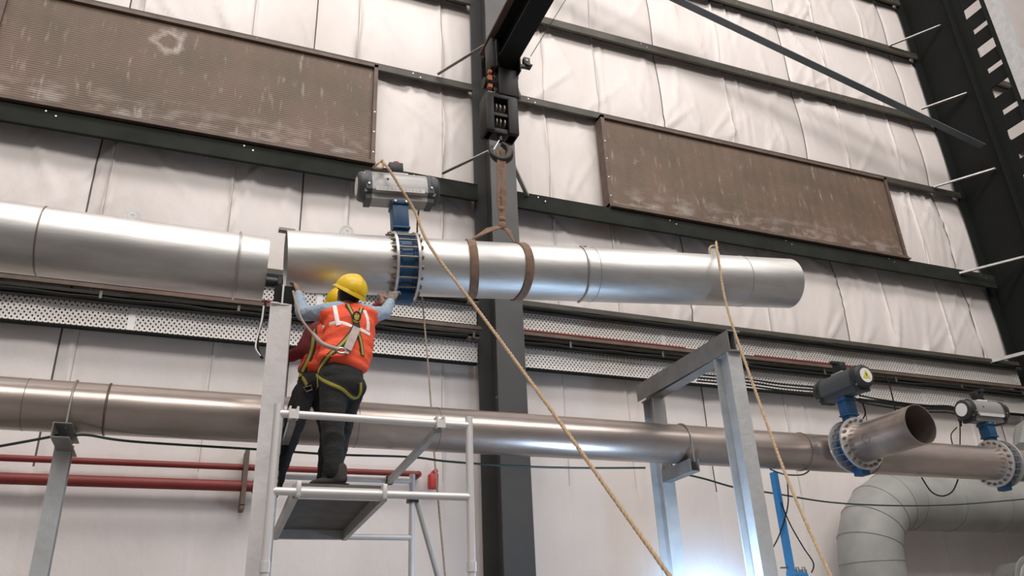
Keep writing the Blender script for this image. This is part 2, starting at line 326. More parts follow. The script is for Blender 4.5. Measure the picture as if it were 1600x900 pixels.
# ------------------------------------------------------------------ setting
WY = 10.10
GZ = [4.55, 6.48, 8.55, 10.40, 12.28, 14.0, 15.9]
HARD = [-4.6, -1.57, 1.06, 7.42, 10.72, 14.0, 17.2, 20.3]
SOFT = [-3.1, -1.40, .13, 1.72, 3.12, 4.55, 4.96, 6.02, 6.16, 8.95, 9.3, 11.75, 13.2, 15.6]
THIN = [-3.1, -1.38, .13, 1.72, 3.12, 4.96, 6.02, 8.95, 11.75, 13.2]
def build_wall():
    xs = set(np.round(np.arange(-5.2, 22.01, .06), 4))
    for h in HARD:
        xs = {x for x in xs if abs(x-h) > .03} | {h-.034, h-.011, h+.011, h+.034}
    for h in THIN:
        xs = {x for x in xs if abs(x-h) > .02} | {h-.028, h-.005, h+.005, h+.028}
    xs = np.array(sorted(xs)); zs = np.arange(-1.6, 16.6, .06)
    X, Z = np.meshgrid(xs, zs); H = np.zeros_like(X)
    gz = [-1.6, 1.2, 2.9] + GZ
    for a, b in zip(gz[:-1], gz[1:]):
        t = np.clip((Z-a)/(b-a), 0, 1); amp = .075 if a >= 4 else .018
        H += np.where((Z >= a) & (Z < b), amp*np.sin(PI*t)**.7, 0)
    for h in HARD: H -= .020*np.exp(-((X-h)/.035)**2) + .022*np.exp(-((X-h)/.22)**2)
    for k, h in enumerate(SOFT):
        wob = h + .02*np.sin(Z*1.3+k) + .012*np.sin(Z*4.1+k*2)
        H += (.034*np.exp(-((X-wob)/.022)**2) - .024*np.exp(-((X-wob-.055)/.03)**2))*np.where(Z > 4, 1, .6)
    # tension creases: lines fanning out from points where a girt grips the blanket
    for a, b in zip(gz[:-1], gz[1:]):
        lo = a < 4
        for j in range(60 if not lo else 14):
            cx = rng.uniform(-5, 18); top = rng.random() < .55; cz = b if top else a
            n = rng.integers(2, 6); th0 = rng.uniform(-.75, .75)
            for q in range(n):
                th = th0 + q*rng.uniform(.07, .16); L = rng.uniform(.4, 1.0)*(b-a); sgn = -1 if top else 1
                dx, dz = math.sin(th), sgn*math.cos(th); rx = X-cx; rz = Z-cz
                al = rx*dx + rz*dz; pe = rx*dz - rz*dx
                wd = .022 + .018*np.clip(al/L, 0, 1); A = rng.uniform(.008, .034)*(.35 if lo else 1)
                env = np.where((al > 0) & (al < L), np.sin(PI*np.clip(al/L, 0, 1)**.6), 0)
                H += A*env*np.exp(-(pe/wd)**2)
    # broad soft rumple
    for j in range(260):
        cx, cz = rng.uniform(-5, 20), rng.uniform(2, 16); sx_, sz_ = rng.uniform(.15, .5), rng.uniform(.2, .8)
        H += rng.uniform(-.018, .022)*np.exp(-((X-cx)/sx_)**2-((Z-cz)/sz_)**2)
    H = np.where(Z < 2.3, H*np.clip((Z-1.6)/.7, .25, 1), H)
    nz, nx = X.shape
    V = np.stack([X, WY-H, Z], -1).reshape(-1, 3)
    idx = np.arange(nz*nx).reshape(nz, nx)
    F = np.stack([idx[:-1, :-1], idx[:-1, 1:], idx[1:, 1:], idx[1:, :-1]], -1).reshape(-1, 4)
    me = bpy.data.meshes.new('wall_back'); me.vertices.add(len(V)); me.vertices.foreach_set('co', V.ravel().astype(np.float32))
    me.loops.add(F.size); me.loops.foreach_set('vertex_index', F.ravel().astype(np.int32))
    me.polygons.add(len(F)); me.polygons.foreach_set('loop_start', np.arange(0, F.size, 4, dtype=np.int32)); me.polygons.foreach_set('loop_total', np.full(len(F), 4, dtype=np.int32))
    xc = (xs[:-1]+xs[1:])/2; dark = np.zeros(len(xc), int)
    for h in HARD: dark |= (np.abs(xc-h) < .012).astype(int)
    for h in THIN: dark[np.abs(xc-h) < .0052] = 2
    zc = (zs[:-1]+zs[1:])/2; D = np.tile(dark, (nz-1, 1)); D[zc < 2.15, :] = 0
    me.materials.append(M['wall']); me.materials.append(M['joint']); me.materials.append(M['joint_thin'])
    me.polygons.foreach_set('material_index', D.ravel().astype(np.int32)); me.polygons.foreach_set('use_smooth', [True]*len(F)); me.update()
    o = bpy.data.objects.new('wall_back', me); COL.objects.link(o); o['kind'] = 'structure'
build_wall()
MB().box((-6, -9, FLOOR-.1), (22, 10.3, FLOOR)).build('floor', 'floor', kind='structure', smooth=False)

# girts: Z purlins carried across the wall
def girt(z, x0, x1, d=.20, h=.14, m='girt', label=''):
    y1 = WY-.01; y0 = y1-d
    b = MB()
    b.box((x0, y0, z-.005), (x1, y1, z+.005)).box((x0, y0, z-h), (x1, y0+.008, z)).box((x0, y0, z-h-.004), (x1, y0+.05, z-h+.004)).box((x0, y1-.008, z), (x1, y1, z+.05))
    o = b.build('steel_girt', m, smooth=False, label=label, cat='girt', group='steel wall girts')
    hb = MB()
    x = x0+.6
    while x < x1: hb.cyl((x, y0-.006, z-.04), (x, y0+.002, z-.04), .012, n=8).cyl((x+.12, y0-.006, z-.09), (x+.12, y0+.002, z-.09), .012, n=8); x += 2.4
    islands(hb, 'bolt', 'steel', o)
    return o
LB = 3.60; RB = 4.00
for z, d, h, m, nm in ((6.555, .34, .28, 'girt_green', 'under the brown screens'), (GZ[2]+.02, .20, .12, 'girt', 'level with the tops of the brown screens'),
                       (GZ[3]+.05, .22, .15, 'girt', 'one row above the brown screens'), (GZ[4]+.05, .22, .15, 'girt', 'two rows above the brown screens'),
                       (13.98, .22, .16, 'girt', 'at the very top of the photo')):
    if z < 12: girt(z, -5.2, LB, d, h, m, 'dark steel girt %s, left of the middle column' % nm)
    girt(z, RB, 14.57, d, h, m, 'dark steel girt %s, right of the middle column' % nm)
girt(4.70, -5.2, LB, .2, .05, 'girt', 'dark steel girt behind the top cable tray, left of the middle column')
girt(4.72, RB, 14.57, .22, .05, 'girt_green', 'dark steel girt above the top cable tray, right of the middle column')
girt(10.45, 15.2, 21.5, .22, .15, 'girt', 'dark steel girt beyond the black latticed column')
girt(12.3, 15.2, 21.5, .22, .15, 'girt', 'upper dark steel girt beyond the black latticed column')
girt(8.55, 15.2, 21.5, .22, .15, 'girt', 'lower dark steel girt beyond the black latticed column')

# brown screens
def screen(x0, x1, z0, z1, label, mk='panel', nl=5, nr=5):
    t = thing('wall_screen', ((x0+x1)/2, 9.80, z0), label, 'screen', 'brown ventilation screens on the wall')
    y = 9.80
    MB().box((x0+.05, y, z0+.05), (x1-.05, y+.05, z1-.04)).build('mesh_sheet', mk, t, smooth=False)
    b = MB(); b.box((x0, y-.05, z1-.05), (x1, y+.14, z1)).box((x0, y-.06, z0-.02), (x1, y+.14, z0+.055)).box((x0, y-.11, z0-.035), (x1, y+.14, z0-.005))
    b.box((x0, y-.05, z0), (x0+.07, y+.16, z1)).box((x1-.06, y-.05, z0), (x1, y+.16, z1))
    b.build('frame', 'panel_frame', t, smooth=False)
    s = MB()
    for k in range(nl): s.cyl((x0+.035, y-.056, z0+.2+k*.36), (x0+.035, y-.05, z0+.2+k*.36), .012, n=8)
    for k in range(nr): s.cyl((x1-.03, y-.056, z0+.2+k*.36), (x1-.03, y-.05, z0+.2+k*.36), .012, n=8)
    islands(s, 'screw', 'steel', t)
screen(-3.02, 2.01, 6.60, 8.42, 'long brown mesh screen, the left one, with a white ring stain', 'panel_ring', 2, 3)
screen(5.88, 12.32, 6.60, 8.42, 'brown mesh screen, the right one, with white drips near its lower corners', 'panel', 4, 2)

# middle column: H section
t = thing('steel_column', (3.8, 9.55, FLOOR), 'dark grey steel H column behind the hoist, in the middle of the wall', 'column')
MB().box((3.60, 9.19, FLOOR), (4.00, 9.215, 17)).build('front_flange', 'col', t, smooth=False)
MB().box((3.60, 9.90, FLOOR), (4.00, 9.925, 17)).build('rear_flange', 'col', t, smooth=False)
MB().box((3.79, 9.215, FLOOR), (3.81, 9.90, 17)).build('web', 'col', t, smooth=False)
g = MB()
for z in (3.05, 10.0): g.extrude([(0, 0), (.19, 0), (.19, .22)], (3.60, 9.3, z), (3.60, 9.315, z), (1, 0, 0), (0, 0, 1))
g.build('stiffener', 'galv_dark', t, smooth=False)

# flange braces from the girts to the columns
def brace(p0, p1, label, w=.055):
    b = MB(); d, u, v, L = frame(p0, p1)
    b.extrude([(0, 0), (w, 0), (w, .006), (.006, .006), (.006, w), (0, w)], p0, p1, u, v)
    b.build('flange_brace', 'alu_dull', smooth=False, label=label, cat='brace', group='angle braces from girt to column')
zz = 9.22
brace(P(685, 118, 9.86), P(763, 70, zz), 'short grey angle brace left of the hoist, upper one')
brace(P(692, 273, 9.72), P(764, 239, zz), 'short grey angle brace left of the lifting hook, lower one')
brace(P(815, 152, 9.86), P(798, 112, zz), 'short grey angle brace right of the hoist, upper one')
brace(P(826, 306, 9.72), P(800, 250, zz), 'short grey angle brace right of the sling, lower one')
brace(P(1390, 73, 9.86), PX(1470, 41, 14.72), 'topmost grey angle brace against the black latticed column')
brace(P(1440, 172, 9.86), PX(1511, 147, 14.72), 'second grey angle brace from the top against the black column')
brace(P(1460, 294, 9.86), PX(1556, 265, 14.72), 'third grey angle brace from the top against the black column')
brace(P(1500, 429, 9.74), PX(1606, 402, 14.72), 'fourth grey angle brace from the top against the black column')
brace(P(1545, 569, 9.80), PX(1640, 545, 14.72), 'lowest grey angle brace against the black column', .075)

# big black column at the right: deep web, then a battened outer leg
def big_column():
    x = 14.76; t = thing('lattice_column', (x, 9.2, FLOOR), 'tall near-black steel column with a slotted outer leg at the right edge', 'column')
    MB().box((x-.01, 8.90, FLOOR), (x+.01, 10.08, 17)).build('web', 'bigcol', t, smooth=False)
    MB().box((x-.20, 9.95, FLOOR), (x+.20, 9.98, 17)).box((x-.16, 8.875, FLOOR), (x+.2, 8.90, 17)).build('inner_flange', 'bigcol', t, smooth=False)
    MB().box((x-.02, 8.66, FLOOR), (x+.02, 8.88, 17)).build('leg_channel', 'bigcol', t, smooth=False)
    MB().box((x-.12, 8.10, FLOOR), (x+.02, 8.20, 17)).build('outer_leg', 'bigcol', t, smooth=False)
    MB().box((x-.14, 7.84, 9.7), (x+.02, 8.09, 17)).build('outer_flange', 'galv_post', t, smooth=False, label='bright grey face of the outer leg')
    zs_ = [PX(1502, 29, x).z, PX(1525, 86, x).z, PX(1547, 147, x).z, PX(1573, 214, x).z]; per = (zs_[0]-zs_[3])/3
    z = zs_[0] + per*4
    while z > 5.5:                              # batten plates between open panels, a slot through each
        h = per-.26                             # the open panel is .20 high
        z0 = z-.13-h
        b = MB(); b.box((x-.012, 8.18, z0), (x+.012, 8.67, z0+h*.42)).box((x-.012, 8.18, z0+h*.58), (x+.012, 8.67, z0+h)).box((x-.012, 8.18, z0+h*.42), (x+.012, 8.24, z0+h*.58)).box((x-.012, 8.60, z0+h*.42), (x+.012, 8.67, z0+h*.58))
        b.build('batten_plate', 'bigcol', t, smooth=False); z -= per
big_column()

# diagonal tie across the bay
a_, b_ = P(1060, 0, 9.2), PX(1532, 226, 14.62); d_ = (b_-a_)
b_ = P(1532, 226, 9.05)
d_ = b_-a_
st = a_ - d_*(3.3/d_.x)
tb = MB(); d, u, v, L = frame(st, b_)
tb.extrude([(-.085, -.03), (.085, -.03), (.085, -.015), (-.07, -.015), (-.07, .12), (-.085, .12)], st, b_, v, u)
tb.build('diagonal_tie', 'tie', smooth=False, label='long dark diagonal bracing angle running down to the black column', cat='brace')
a2 = P(1600, 195, 8.6) if False else None
MB().bar((14.8, 8.2, 9.55), (18.5, 8.6, 10.2), .12, .12).build('strut', 'galv_dark', smooth=False, label='dark steel strut running right behind the latticed column', cat='brace')

# ------------------------------------------------------------------ cable trays
def tray(x0, x1, z, h, y, label):               # a perforated tray fixed on edge, its base towards the hall
    t = thing('cable_tray', ((x0+x1)/2, y, z), label, 'cable tray', 'perforated cable trays on the wall')
    L = x1-x0; n = max(1, round(L/2.44))
    for k in range(n):
        a, b = x0+L*k/n, x0+L*(k+1)/n
        MB().box((a+.004, y, z), (b-.004, y+.002, z+h)).build('perforated_base', 'perf', t, smooth=False)
    for k in range(1, n): MB().box((x0+L*k/n-.05, y-.004, z+.004), (x0+L*k/n+.03, y-.001, z+h-.004)).build('joint_plate', 'alu', t, smooth=False)
    MB().box((x0, y-.10, z+h), (x1, y+.10, z+h+.012)).box((x0, y-.10, z+h-.01), (x1, y-.088, z+h+.05)).build('top_rail', 'tray', t, smooth=False)
    MB().box((x0, y-.01, z-.014), (x1, y+.10, z)).build('lower_rail', 'girt_green', t, smooth=False)
TY = 9.85
TR = (('upper', 4.275, .28), ('lower', 3.715, .295))
for side, x0, x1 in (('left', -5.2, 3.57), ('right', 4.03, 14.5)):
    for nm, zt, h in TR:
        tray(x0, x1, zt, h, TY, '%s white perforated cable tray, %s of the middle column' % (nm, side))
        b = MB(); z = zt+.03
        while z < zt+h-.03:
            r = random.choice((.014, .018)); pts = []; x = x0
            while x < x1+.01: pts.append((x, TY+.04 + random.uniform(-.004, .004), z+random.uniform(-.004, .004))); x += .9
            b.tube(spline(pts, 3), r, 6); z += r*2+.004
        b.build('cable_run', 'cable_brown', label='dark cables lying inside the %s tray, %s of the middle column' % (nm, side), cat='cables', kind='stuff')
        rr = .034 if nm == 'upper' else .026
        pts = []; x = x0
        while x < x1: pts.append((x, TY-.135 + random.uniform(-.004, .004), zt+h+.020+random.uniform(-.012, .010))); x += .33
        sp = spline(pts, 8); Rr = [rr*(1+.14*(i % 2)) for i in range(len(sp))]
        MB().tube(sp, Rr, 8).build('armoured_cable', 'cable', label='thick black ribbed cable along the top of the %s tray, %s of the middle column' % (nm, side), cat='cable')
        MB().box((x0, TY-.09, zt+h+.075), (x1, TY-.07, zt+h+(.16 if nm == 'upper' else .125))).box((x0, TY-.09, zt+h+.075), (x1, TY+.1, zt+h+.083)).build('support_channel', 'girt', smooth=False, label='dark channel over the %s tray, %s of the middle column' % (nm, side), cat='channel')
    # narrow brown ladder strip with a red stripe between the trays
    t = thing('earth_strip', ((x0+x1)/2, 9.6, 4.08), 'thin brown steel strip between the two trays, %s of the middle column' % side, 'strip')
    MB().box((x0, 9.66, 4.135), (x1, 9.70, 4.185)).build('flat_bar', 'panel_frame', t, smooth=False)
    x = x0+.9
    while x < x1: MB().box((x, 9.69, 4.02), (x+.03, 9.71, 4.14)).build('hanger', 'tray', t, smooth=False); x += 1.55
MB().tube(spline([(-.9, 9.68, 4.21), (0, 9.68, 4.205), (.7, 9.68, 4.21), (1.2, 9.68, 4.205)], 6), .022, 8).build('red_cable', 'red', label='red cable on the strip above the lower tray, behind the left pipe', cat='cable')
MB().tube(spline([(4.2, 9.68, 4.205), (5.2, 9.68, 4.207), (6.4, 9.68, 4.205), (6.9, 9.68, 4.203)], 6), .020, 8).build('red_cable', 'red', label='red cable on the strip left of the galvanised portal frame', cat='cable')
MB().tube(spline([(8.2, 9.68, 4.205), (9.2, 9.68, 4.207), (10.2, 9.68, 4.205)], 6), .020, 8).build('red_cable', 'red', label='red cable on the strip between frame and dark valve actuator', cat='cable')

# red fire pipes and hangers low on the wall
MB().cyl((-5, 9.9, 2.15), (2.75, 9.9, 2.16), .037, n=16).cyl((2.75, 9.9, 2.16), (2.75, 10.05, 2.16), .042, n=16).build('fire_pipe', 'red', label='thin red pipe on the wall, the upper of the two', cat='pipe', group='red pipes low on the wall')
MB().cyl((-5, 9.86, 1.93), (.80, 9.86, 1.93), .062, n=20).cyl((.74, 9.86, 1.93), (.83, 9.86, 1.93), .078, n=20).build('fire_pipe', 'red', label='thick red pipe on the wall, the lower of the two', cat='pipe', group='red pipes low on the wall')
MB().box((.62, 9.78, 1.70), (.67, 10.05, 2.34)).box((.62, 9.78, 1.66), (.67, 10.06, 1.71)).build('pipe_bracket', 'panel_frame', smooth=False, label='dark bracket holding the red pipes beside the white post', cat='bracket')
c = P(677, 752, 9.9)
MB().box((c.x-.05, 9.86, c.z-.09), (c.x+.06, 10.0, c.z+.10), .015).cyl((c.x+.02, 9.85, c.z+.12), (c.x+.02, 9.99, c.z+.12), .03, n=12).build('alarm_box', 'redtag', label='small red box on the wall right of the scaffold', cat='alarm box')

# ------------------------------------------------------------------ pipes
RU = .255; RL = .192
def arc_pts(c, axis, r, a0, a1, n=24):          # points round an axis; angle 0 = up, positive towards the camera
    d = Vector(axis).normalized(); up = Vector((0, 0, 1)); up = (up-d*up.dot(d)).normalized(); s = d.cross(up)
    if s.y > 0: s = -s
    return [Vector(c) + up*r*math.cos(a) + s*r*math.sin(a) for a in [a0+(a1-a0)*i/n for i in range(n+1)]]
def seam(b, c, axis, r, rr=.005): b.tube(arc_pts(c, axis, r, 0, 2*PI, 48)[:-1], rr, 6, closed=True); return b
def lug(t, x, y, z, r=.06):
    b = MB(); b.extrude([(-r, -.03), (r, -.03), (r, .05)] + [(r*math.cos(a), .05+r*math.sin(a)) for a in [PI*k/10 for k in range(1, 10)]] + [(-r, .05)], (x, y-.009, z), (x, y+.009, z), (1, 0, 0), (0, 0, 1))
    o = b.build('lifting_lug', 'galv_post', t, smooth=False)
    # the eye: a bright ring and dark hole bored in the plate
    MB().lathe((x, y-.011, z+.05), (0, 1, 0), [(0, .018), (0, .030), (.022, .030), (.022, .018)], 20, True).build('eye', 'steel', o)
    return o
# left header pipe
zL = 2.885
t = thing('header_pipe', (-1.5, 6, zL), 'large galvanised pipe entering from the left with an open cut end', 'pipe')
pe = P(414, 424, 6.0).x
MB().pipe((-5.0, 6, zL), (pe, 6, zL), RU, RU-.008).build('pipe_shell', 'galv', t, ang=60)
b = MB(); seam(b, (P(64, 385, 6).x, 6, zL), (1, 0, 0), RU+.001, .006); b.build('weld_seam', 'bolt', t)
xu = P(371, 420, 5.75).x
MB().tube(arc_pts((xu, 6, zL), (1, 0, 0), RU+.010, -.6, 3.6, 36), .009, 8).build('u_bolt', 'steel', t)
xl = P(207, 338, 6).x; lug(t, xl, 6.0, zL+RU)
# suspended pipe with its valve
A0 = P(446, 408, 6.10); A1 = P(1231, 443, 5.84); AX = (A1-A0).normalized()
def AP(x): return A0 + (A1-A0)*((x-A0.x)/(A1.x-A0.x))
t = thing('suspended_pipe', AP(2.44), 'long galvanised pipe hanging in the brown sling from the hoist', 'pipe'); SP = t
xf1 = P(616, 420, 6).x; xf2 = P(645, 420, 6).x
MB().pipe(A0, AP(xf1), RU, RU-.008).build('pipe_shell', 'galv', t, ang=60)
MB().pipe(AP(xf2), A1, RU, RU-.008, 96).build('pipe_shell', 'galv', t, ang=60)
b = MB(); seam(b, AP(P(918, 425, 6).x), AX, RU+.001, .004); seam(b, AP(A1.x-.6), AX, RU+.001, .004); islands(b, 'weld_seam', 'steel', t)
MB().tube(arc_pts(AP(P(912, 425, 6).x), AX, RU+.012, -1.6, .35, 14) + arc_pts(AP(P(916, 425, 5.8).x), AX, RU+.008, .5, 3.5, 24), .009, 8).build('u_bolt', 'steel', t)

for q_ in (AP(P(545, 350, 6).x), AP(P(1112, 383, 5.9).x)): lug(t, q_.x, q_.y, q_.z+RU)
c = A0+Vector((.02, 0, 0)) + Vector((0, -.05, RU))
MB().box((c.x-.10, c.y-.03, c.z-.012), (c.x+.03, c.y+.03, c.z+.012)).box((c.x-.02, c.y-.03, c.z-.03), (c.x+.10, c.y+.02, c.z-.005)).build('angle_cleat', 'bolt', t, smooth=False, label='dark steel cleat on the pipe end')

# lower main pipe
zM = 1.835; YM = 6.6
xv3 = 8.86
t = thing('main_pipe', (2, YM, zM), 'long stained steel pipe low across the photo, behind the scaffold', 'pipe')
MB().pipe((-5, YM, zM), (xv3-.09, YM, zM), RL, RL-.006).build('pipe_shell', 'galv_old', t, ang=60)
MB().pipe((xv3+.09, YM, zM), (14, YM, zM), RL, RL-.006).build('pipe_shell', 'galv_old', t, ang=60)
b = MB()
for px in (168, 1250, 1355): seam(b, (P(px, 640 if px < 500 else 712, YM).x, YM, zM), (1, 0, 0), RL+.0005, .009)
islands(b, 'weld_seam', 'weld', t)
b = MB()
for px in (556, 680, 40): seam(b, (P(px, 640, YM).x, YM, zM), (1, 0, 0), RL+.0005, .0025)
islands(b, 'fine_seam', 'bolt', t)
xb_ = 6.40
MB().pipe((xb_, YM-.10, zM+.01), (xb_, 6.325, zM+.01), RL-.004, RL-.012).build('tee_stub', 'galv_old', t, ang=60)

# ------------------------------------------------------------------ valve assembly (local x along the pipe axis)
def valve(c, ax, r, s, label, act='light', fr=1.22, sticker=False, gap=.17, side=-1, nk=.32, dcap=False):
    ax = Vector(ax).normalized(); up = Vector((0, 0, 1)); up = (up-ax*up.dot(ax)).normalized(); sd = up.cross(ax)
    X = Matrix.Translation(c) @ Matrix((ax, sd, up)).transposed().to_4x4()
    t = thing('butterfly_valve', c, label, 'valve')
    def B(): return MB(X)
    g = gap/2; R = r*fr
    for q in (-1, 1):
        B().lathe((q*(g+.011)-.011, 0, 0), (1, 0, 0), [(0, r-.006), (0, R), (.022, R), (.022, r-.006)], 72, True).build('flange', 'flange', t, ang=30)
    B().lathe((-g, 0, 0), (1, 0, 0), [(0, r*.90), (0, r*1.02), (.03, r*1.02), (.035, r*.97), (gap-.035, r*.99), (gap-.03, r*1.03), (gap, r*1.02), (gap, r*.9)], 64, True).build('valve_body', 'blue', t, ang=30)
    nb = 20; rb = r*1.02+(R-r*1.02)*.55
    for k in range(nb):
        a = 2*PI*(k+.5)/nb; y, z = rb*math.sin(a), rb*math.cos(a); b = B()
        b.cyl((-g-.06*s, y, z), (g+.045*s, y, z), .0085*s+.001, n=8)
        for xx in (-g-.022-.011, g+.022+.011): b.cyl((xx-.010, y, z), (xx+.010, y, z), .019*s, n=6)
        b.build('flange_bolt', 'bolt', t)
    w = gap*.86
    B().box((-w/2, -.06*s, -R-.045*s), (w/2, .06*s, -r*.95), .008).build('lower_boss', 'blue', t)
    zt = r*fr*.98; z1 = zt+nk*s
    wn_ = max(w, .13*s); b = B(); b.box((-w*.46, -.06*s, r*.92), (w*.46, .06*s, zt+.05*s), .006).box((-wn_*.54, -.085*s, zt+.04*s), (wn_*.54, .085*s, zt+.06*s), .004).box((-wn_*.5, -.075*s, zt+.05*s), (wn_*.5, .075*s, z1-.03), .006).box((-wn_*.56, -.09*s, z1-.04), (wn_*.56, .09*s, z1), .006)
    b.box((-.03, -.03, r*.9), (.03, .03, z1)); b.build('neck', 'blue', t)
    b = B()
    for q in (-1, 1): b.cyl((q*w*.35, -.103*s, z1-.02), (q*w*.35, -.075*s, z1-.02), .012*s, n=6)
    islands(b, 'neck_bolt', 'steel', t)
    # actuator: extruded body, two end caps, position switch on top
    am = {'light': 'actgrey', 'dark': 'actdark'}[act]; h = .285*s; L = .50*s; zc = z1+h/2+.004
    def prof(k, e=0.):
        W_, H_ = .125*s*k, h/2*k
        return [(-W_*.62, -H_), (W_*.62, -H_), (W_*.66, -H_*.62), (W_*.98, -H_*.52), (W_, -H_*.15), (W_*.97, H_*.30), (W_*.80, H_*.72), (W_*.52, H_*.95), (-W_*.52, H_*.95), (-W_*.80, H_*.72), (-W_*.97, H_*.30), (-W_, -H_*.15), (-W_*.98, -H_*.52), (-W_*.66, -H_*.62)]
    B().extrude(prof(1), (-L/2, 0, zc), (L/2, 0, zc), (0, 1, 0), (0, 0, 1)).build('actuator_body', am, t, ang=30)
    cm = 'actdark' if act == 'light' and not dcap else 'actdarker'
    for q in (-1, 1):
        b = B(); x0 = q*L/2; x1 = q*(L/2+.055*s)
        b.extrude(prof(1.05), (x0, 0, zc), (x1, 0, zc), (0, 1, 0), (0, 0, 1))
        b.lathe((x1, 0, zc+.01*s), (q, 0, 0), [(-.02*s, .138*s), (.035*s, .134*s), (.055*s, .120*s), (.063*s, .10*s), (.063*s, .0)], 32)
        cp = b.build('end_cap', cm, t, ang=30)
        b = B()
        for yy, z_ in ((-.10, -.08), (.10, -.08), (-.095, .09), (.095, .09)): b.cyl((x1-q*.01, yy*s, zc+z_*s), (x1+q*.012*s, yy*s, zc+z_*s), .013*s, n=8)
        b.cyl((q*(L/2+.03*s), -.134*s, zc-.03*s), (q*(L/2+.03*s), -.141*s, zc-.03*s), .010*s, n=8); islands(b, 'cap_screw', 'steel', cp)
        if q == side:
            xx = x1+q*.064*s
            st_ = B().cyl((xx, 0, zc+.01*s), (xx+q*.003, 0, zc+.01*s), .085*s, n=32).build('warning_sticker', 'label', t)
            if sticker:
                xq = xx+q*.006
                B().extrude([(-.055*s, -.045*s), (.055*s, -.045*s), (0, .055*s)], (xx+q*.003, 0, zc+.02*s), (xq, 0, zc+.02*s), (0, 1, 0), (0, 0, 1)).build('warning_triangle', 'yellow_s', st_, smooth=False)
                B().extrude([(-.012*s, -.028*s), (.010*s, -.002*s), (-.002*s, .002*s), (.006*s, .032*s), (-.014*s, .0), (0, -.004*s)], (xq, 0, zc+.018*s), (xq+q*.002, 0, zc+.018*s), (0, 1, 0), (0, 0, 1)).build('warning_mark', 'black', st_, smooth=False)
    zt2 = zc+h/2*.95
    B().box((-.075*s, -.05*s, zt2-.004), (.095*s, .05*s, zt2+.022*s), .003).build('mounting_plate', 'label' if act == 'light' else 'alu_dull', t)
    b = B(); b.box((-.075*s, -.045*s, zt2+.04*s), (.055*s, .045*s, zt2+.135*s), .008).box((-.07*s, -.04*s, zt2+.02*s), (.07*s, .04*s, zt2+.05*s), .004)
    sw = b.build('position_switch', 'black', t)
    if act == 'light' and not dcap: B().cyl((0, 0, zt2+.134*s), (0, 0, zt2+.158*s), .028*s, n=16).build('indicator_dome', 'redtag', sw)
    else: B().box((-.02*s, -.10*s, zt2+.12*s), (.03*s, .10*s, zt2+.16*s), .006).cyl((0, 0, zt2+.1*s), (0, 0, zt2+.14*s), .02*s, n=12).build('switch_cover', 'black', sw)
    # name plate along the camera side, slightly proud of the body
    b = B(); yF = -.1248*s
    b.extrude([(0, 0), (-.006*s, 0), (-.008*s, .036*s), (-.002*s, .036*s)], (-L*.44, yF, zc-.088*s), (L*.43, yF, zc-.088*s), (0, 1, 0), (0, 0, 1))
    npl = b.build('name_plate', 'label', t, smooth=False)
    if act == 'light':
        b = B(); b.box((-L*.42, yF-.0095*s, zc-.072*s), (-L*.40, yF-.006*s, zc-.058*s))
        x = -L*.38
        while x < L*.38:
            q = random.uniform(.012, .035)*s
            for zz_ in (-.060, -.073): b.box((x, yF-.0092*s, zc+zz_*s), (x+q, yF-.006*s, zc+(zz_+.004)*s))
            x += q+.012*s
        b.build('plate_print', 'alu_dull', npl, smooth=False)
        B().cyl((-L*.22, -.124*s, zc+.04*s), (-L*.22, -.110*s, zc+.03*s), .011*s, n=12).build('air_port', 'black', t)
    return t, X, zc, L
cV = AP((xf1+xf2)/2)
valve(cV, AX, RU, 1.0, 'blue butterfly valve on the suspended pipe, under a grey actuator with white label', 'light', 1.17, False, xf2-xf1)
vb, VX, vzc, vL = valve(Vector((xb_, 6.26, zM+.01)), (0, 1, 0), RL, .92, 'blue valve with dark actuator and yellow warning triangle sticker', 'dark', 1.42, True, .14, -1, .26)
valve(Vector((xv3, YM, zM)), (1, 0, 0), RL, .92, 'blue valve at the right edge with dark round-capped actuator', 'light', 1.42, False, .13, -1, .24, True)
t = thing('branch_pipe', (xb_, 5.8, zM), 'short stainless branch pipe with an open end, pointing forward from the main pipe', 'pipe')
MB().pipe((xb_, 6.20, zM+.01), (xb_, 5.42, zM+.01), RL, RL-.006, 72).build('pipe_shell', 'galv_old', t, ang=60)
b = MB(); cc = Vector((xb_, 5.95, zM))
ring = [Vector((xb_ - math.sqrt(max(0, (RL+.001)**2-(.0+.045*math.sin(a)-.02)**2)), 5.93+.05*math.cos(a), zM+.01+.045*math.sin(a)-.02)) for a in [2*PI*k/24 for k in range(24)]]
b.tube(ring, .0025, 5, closed=True).build('chalk_ring', 'bolt', t, label='hand drawn circle mark')

# ------------------------------------------------------------------ supports
def hpost(x, yf, z0, z1, w=.135, d=.20, m='galv_post', b=None):
    b = b or MB(); b.extrude(ibeam_prof(w, d), (x, yf+d/2, z0), (x, yf+d/2, z1), (1, 0, 0), (0, 1, 0)); return b
def ubolt(x, parent):
    pts = [Vector((x, YM-RL-.008, 1.62)), Vector((x, YM-RL-.008, zM))] + arc_pts((x, YM, zM), (1, 0, 0), RL+.008, PI/2, -PI/2, 24) + [Vector((x, YM+RL+.008, 1.62))]
    MB().tube(pts, .008, 8).build('u_bolt', 'steel', parent)
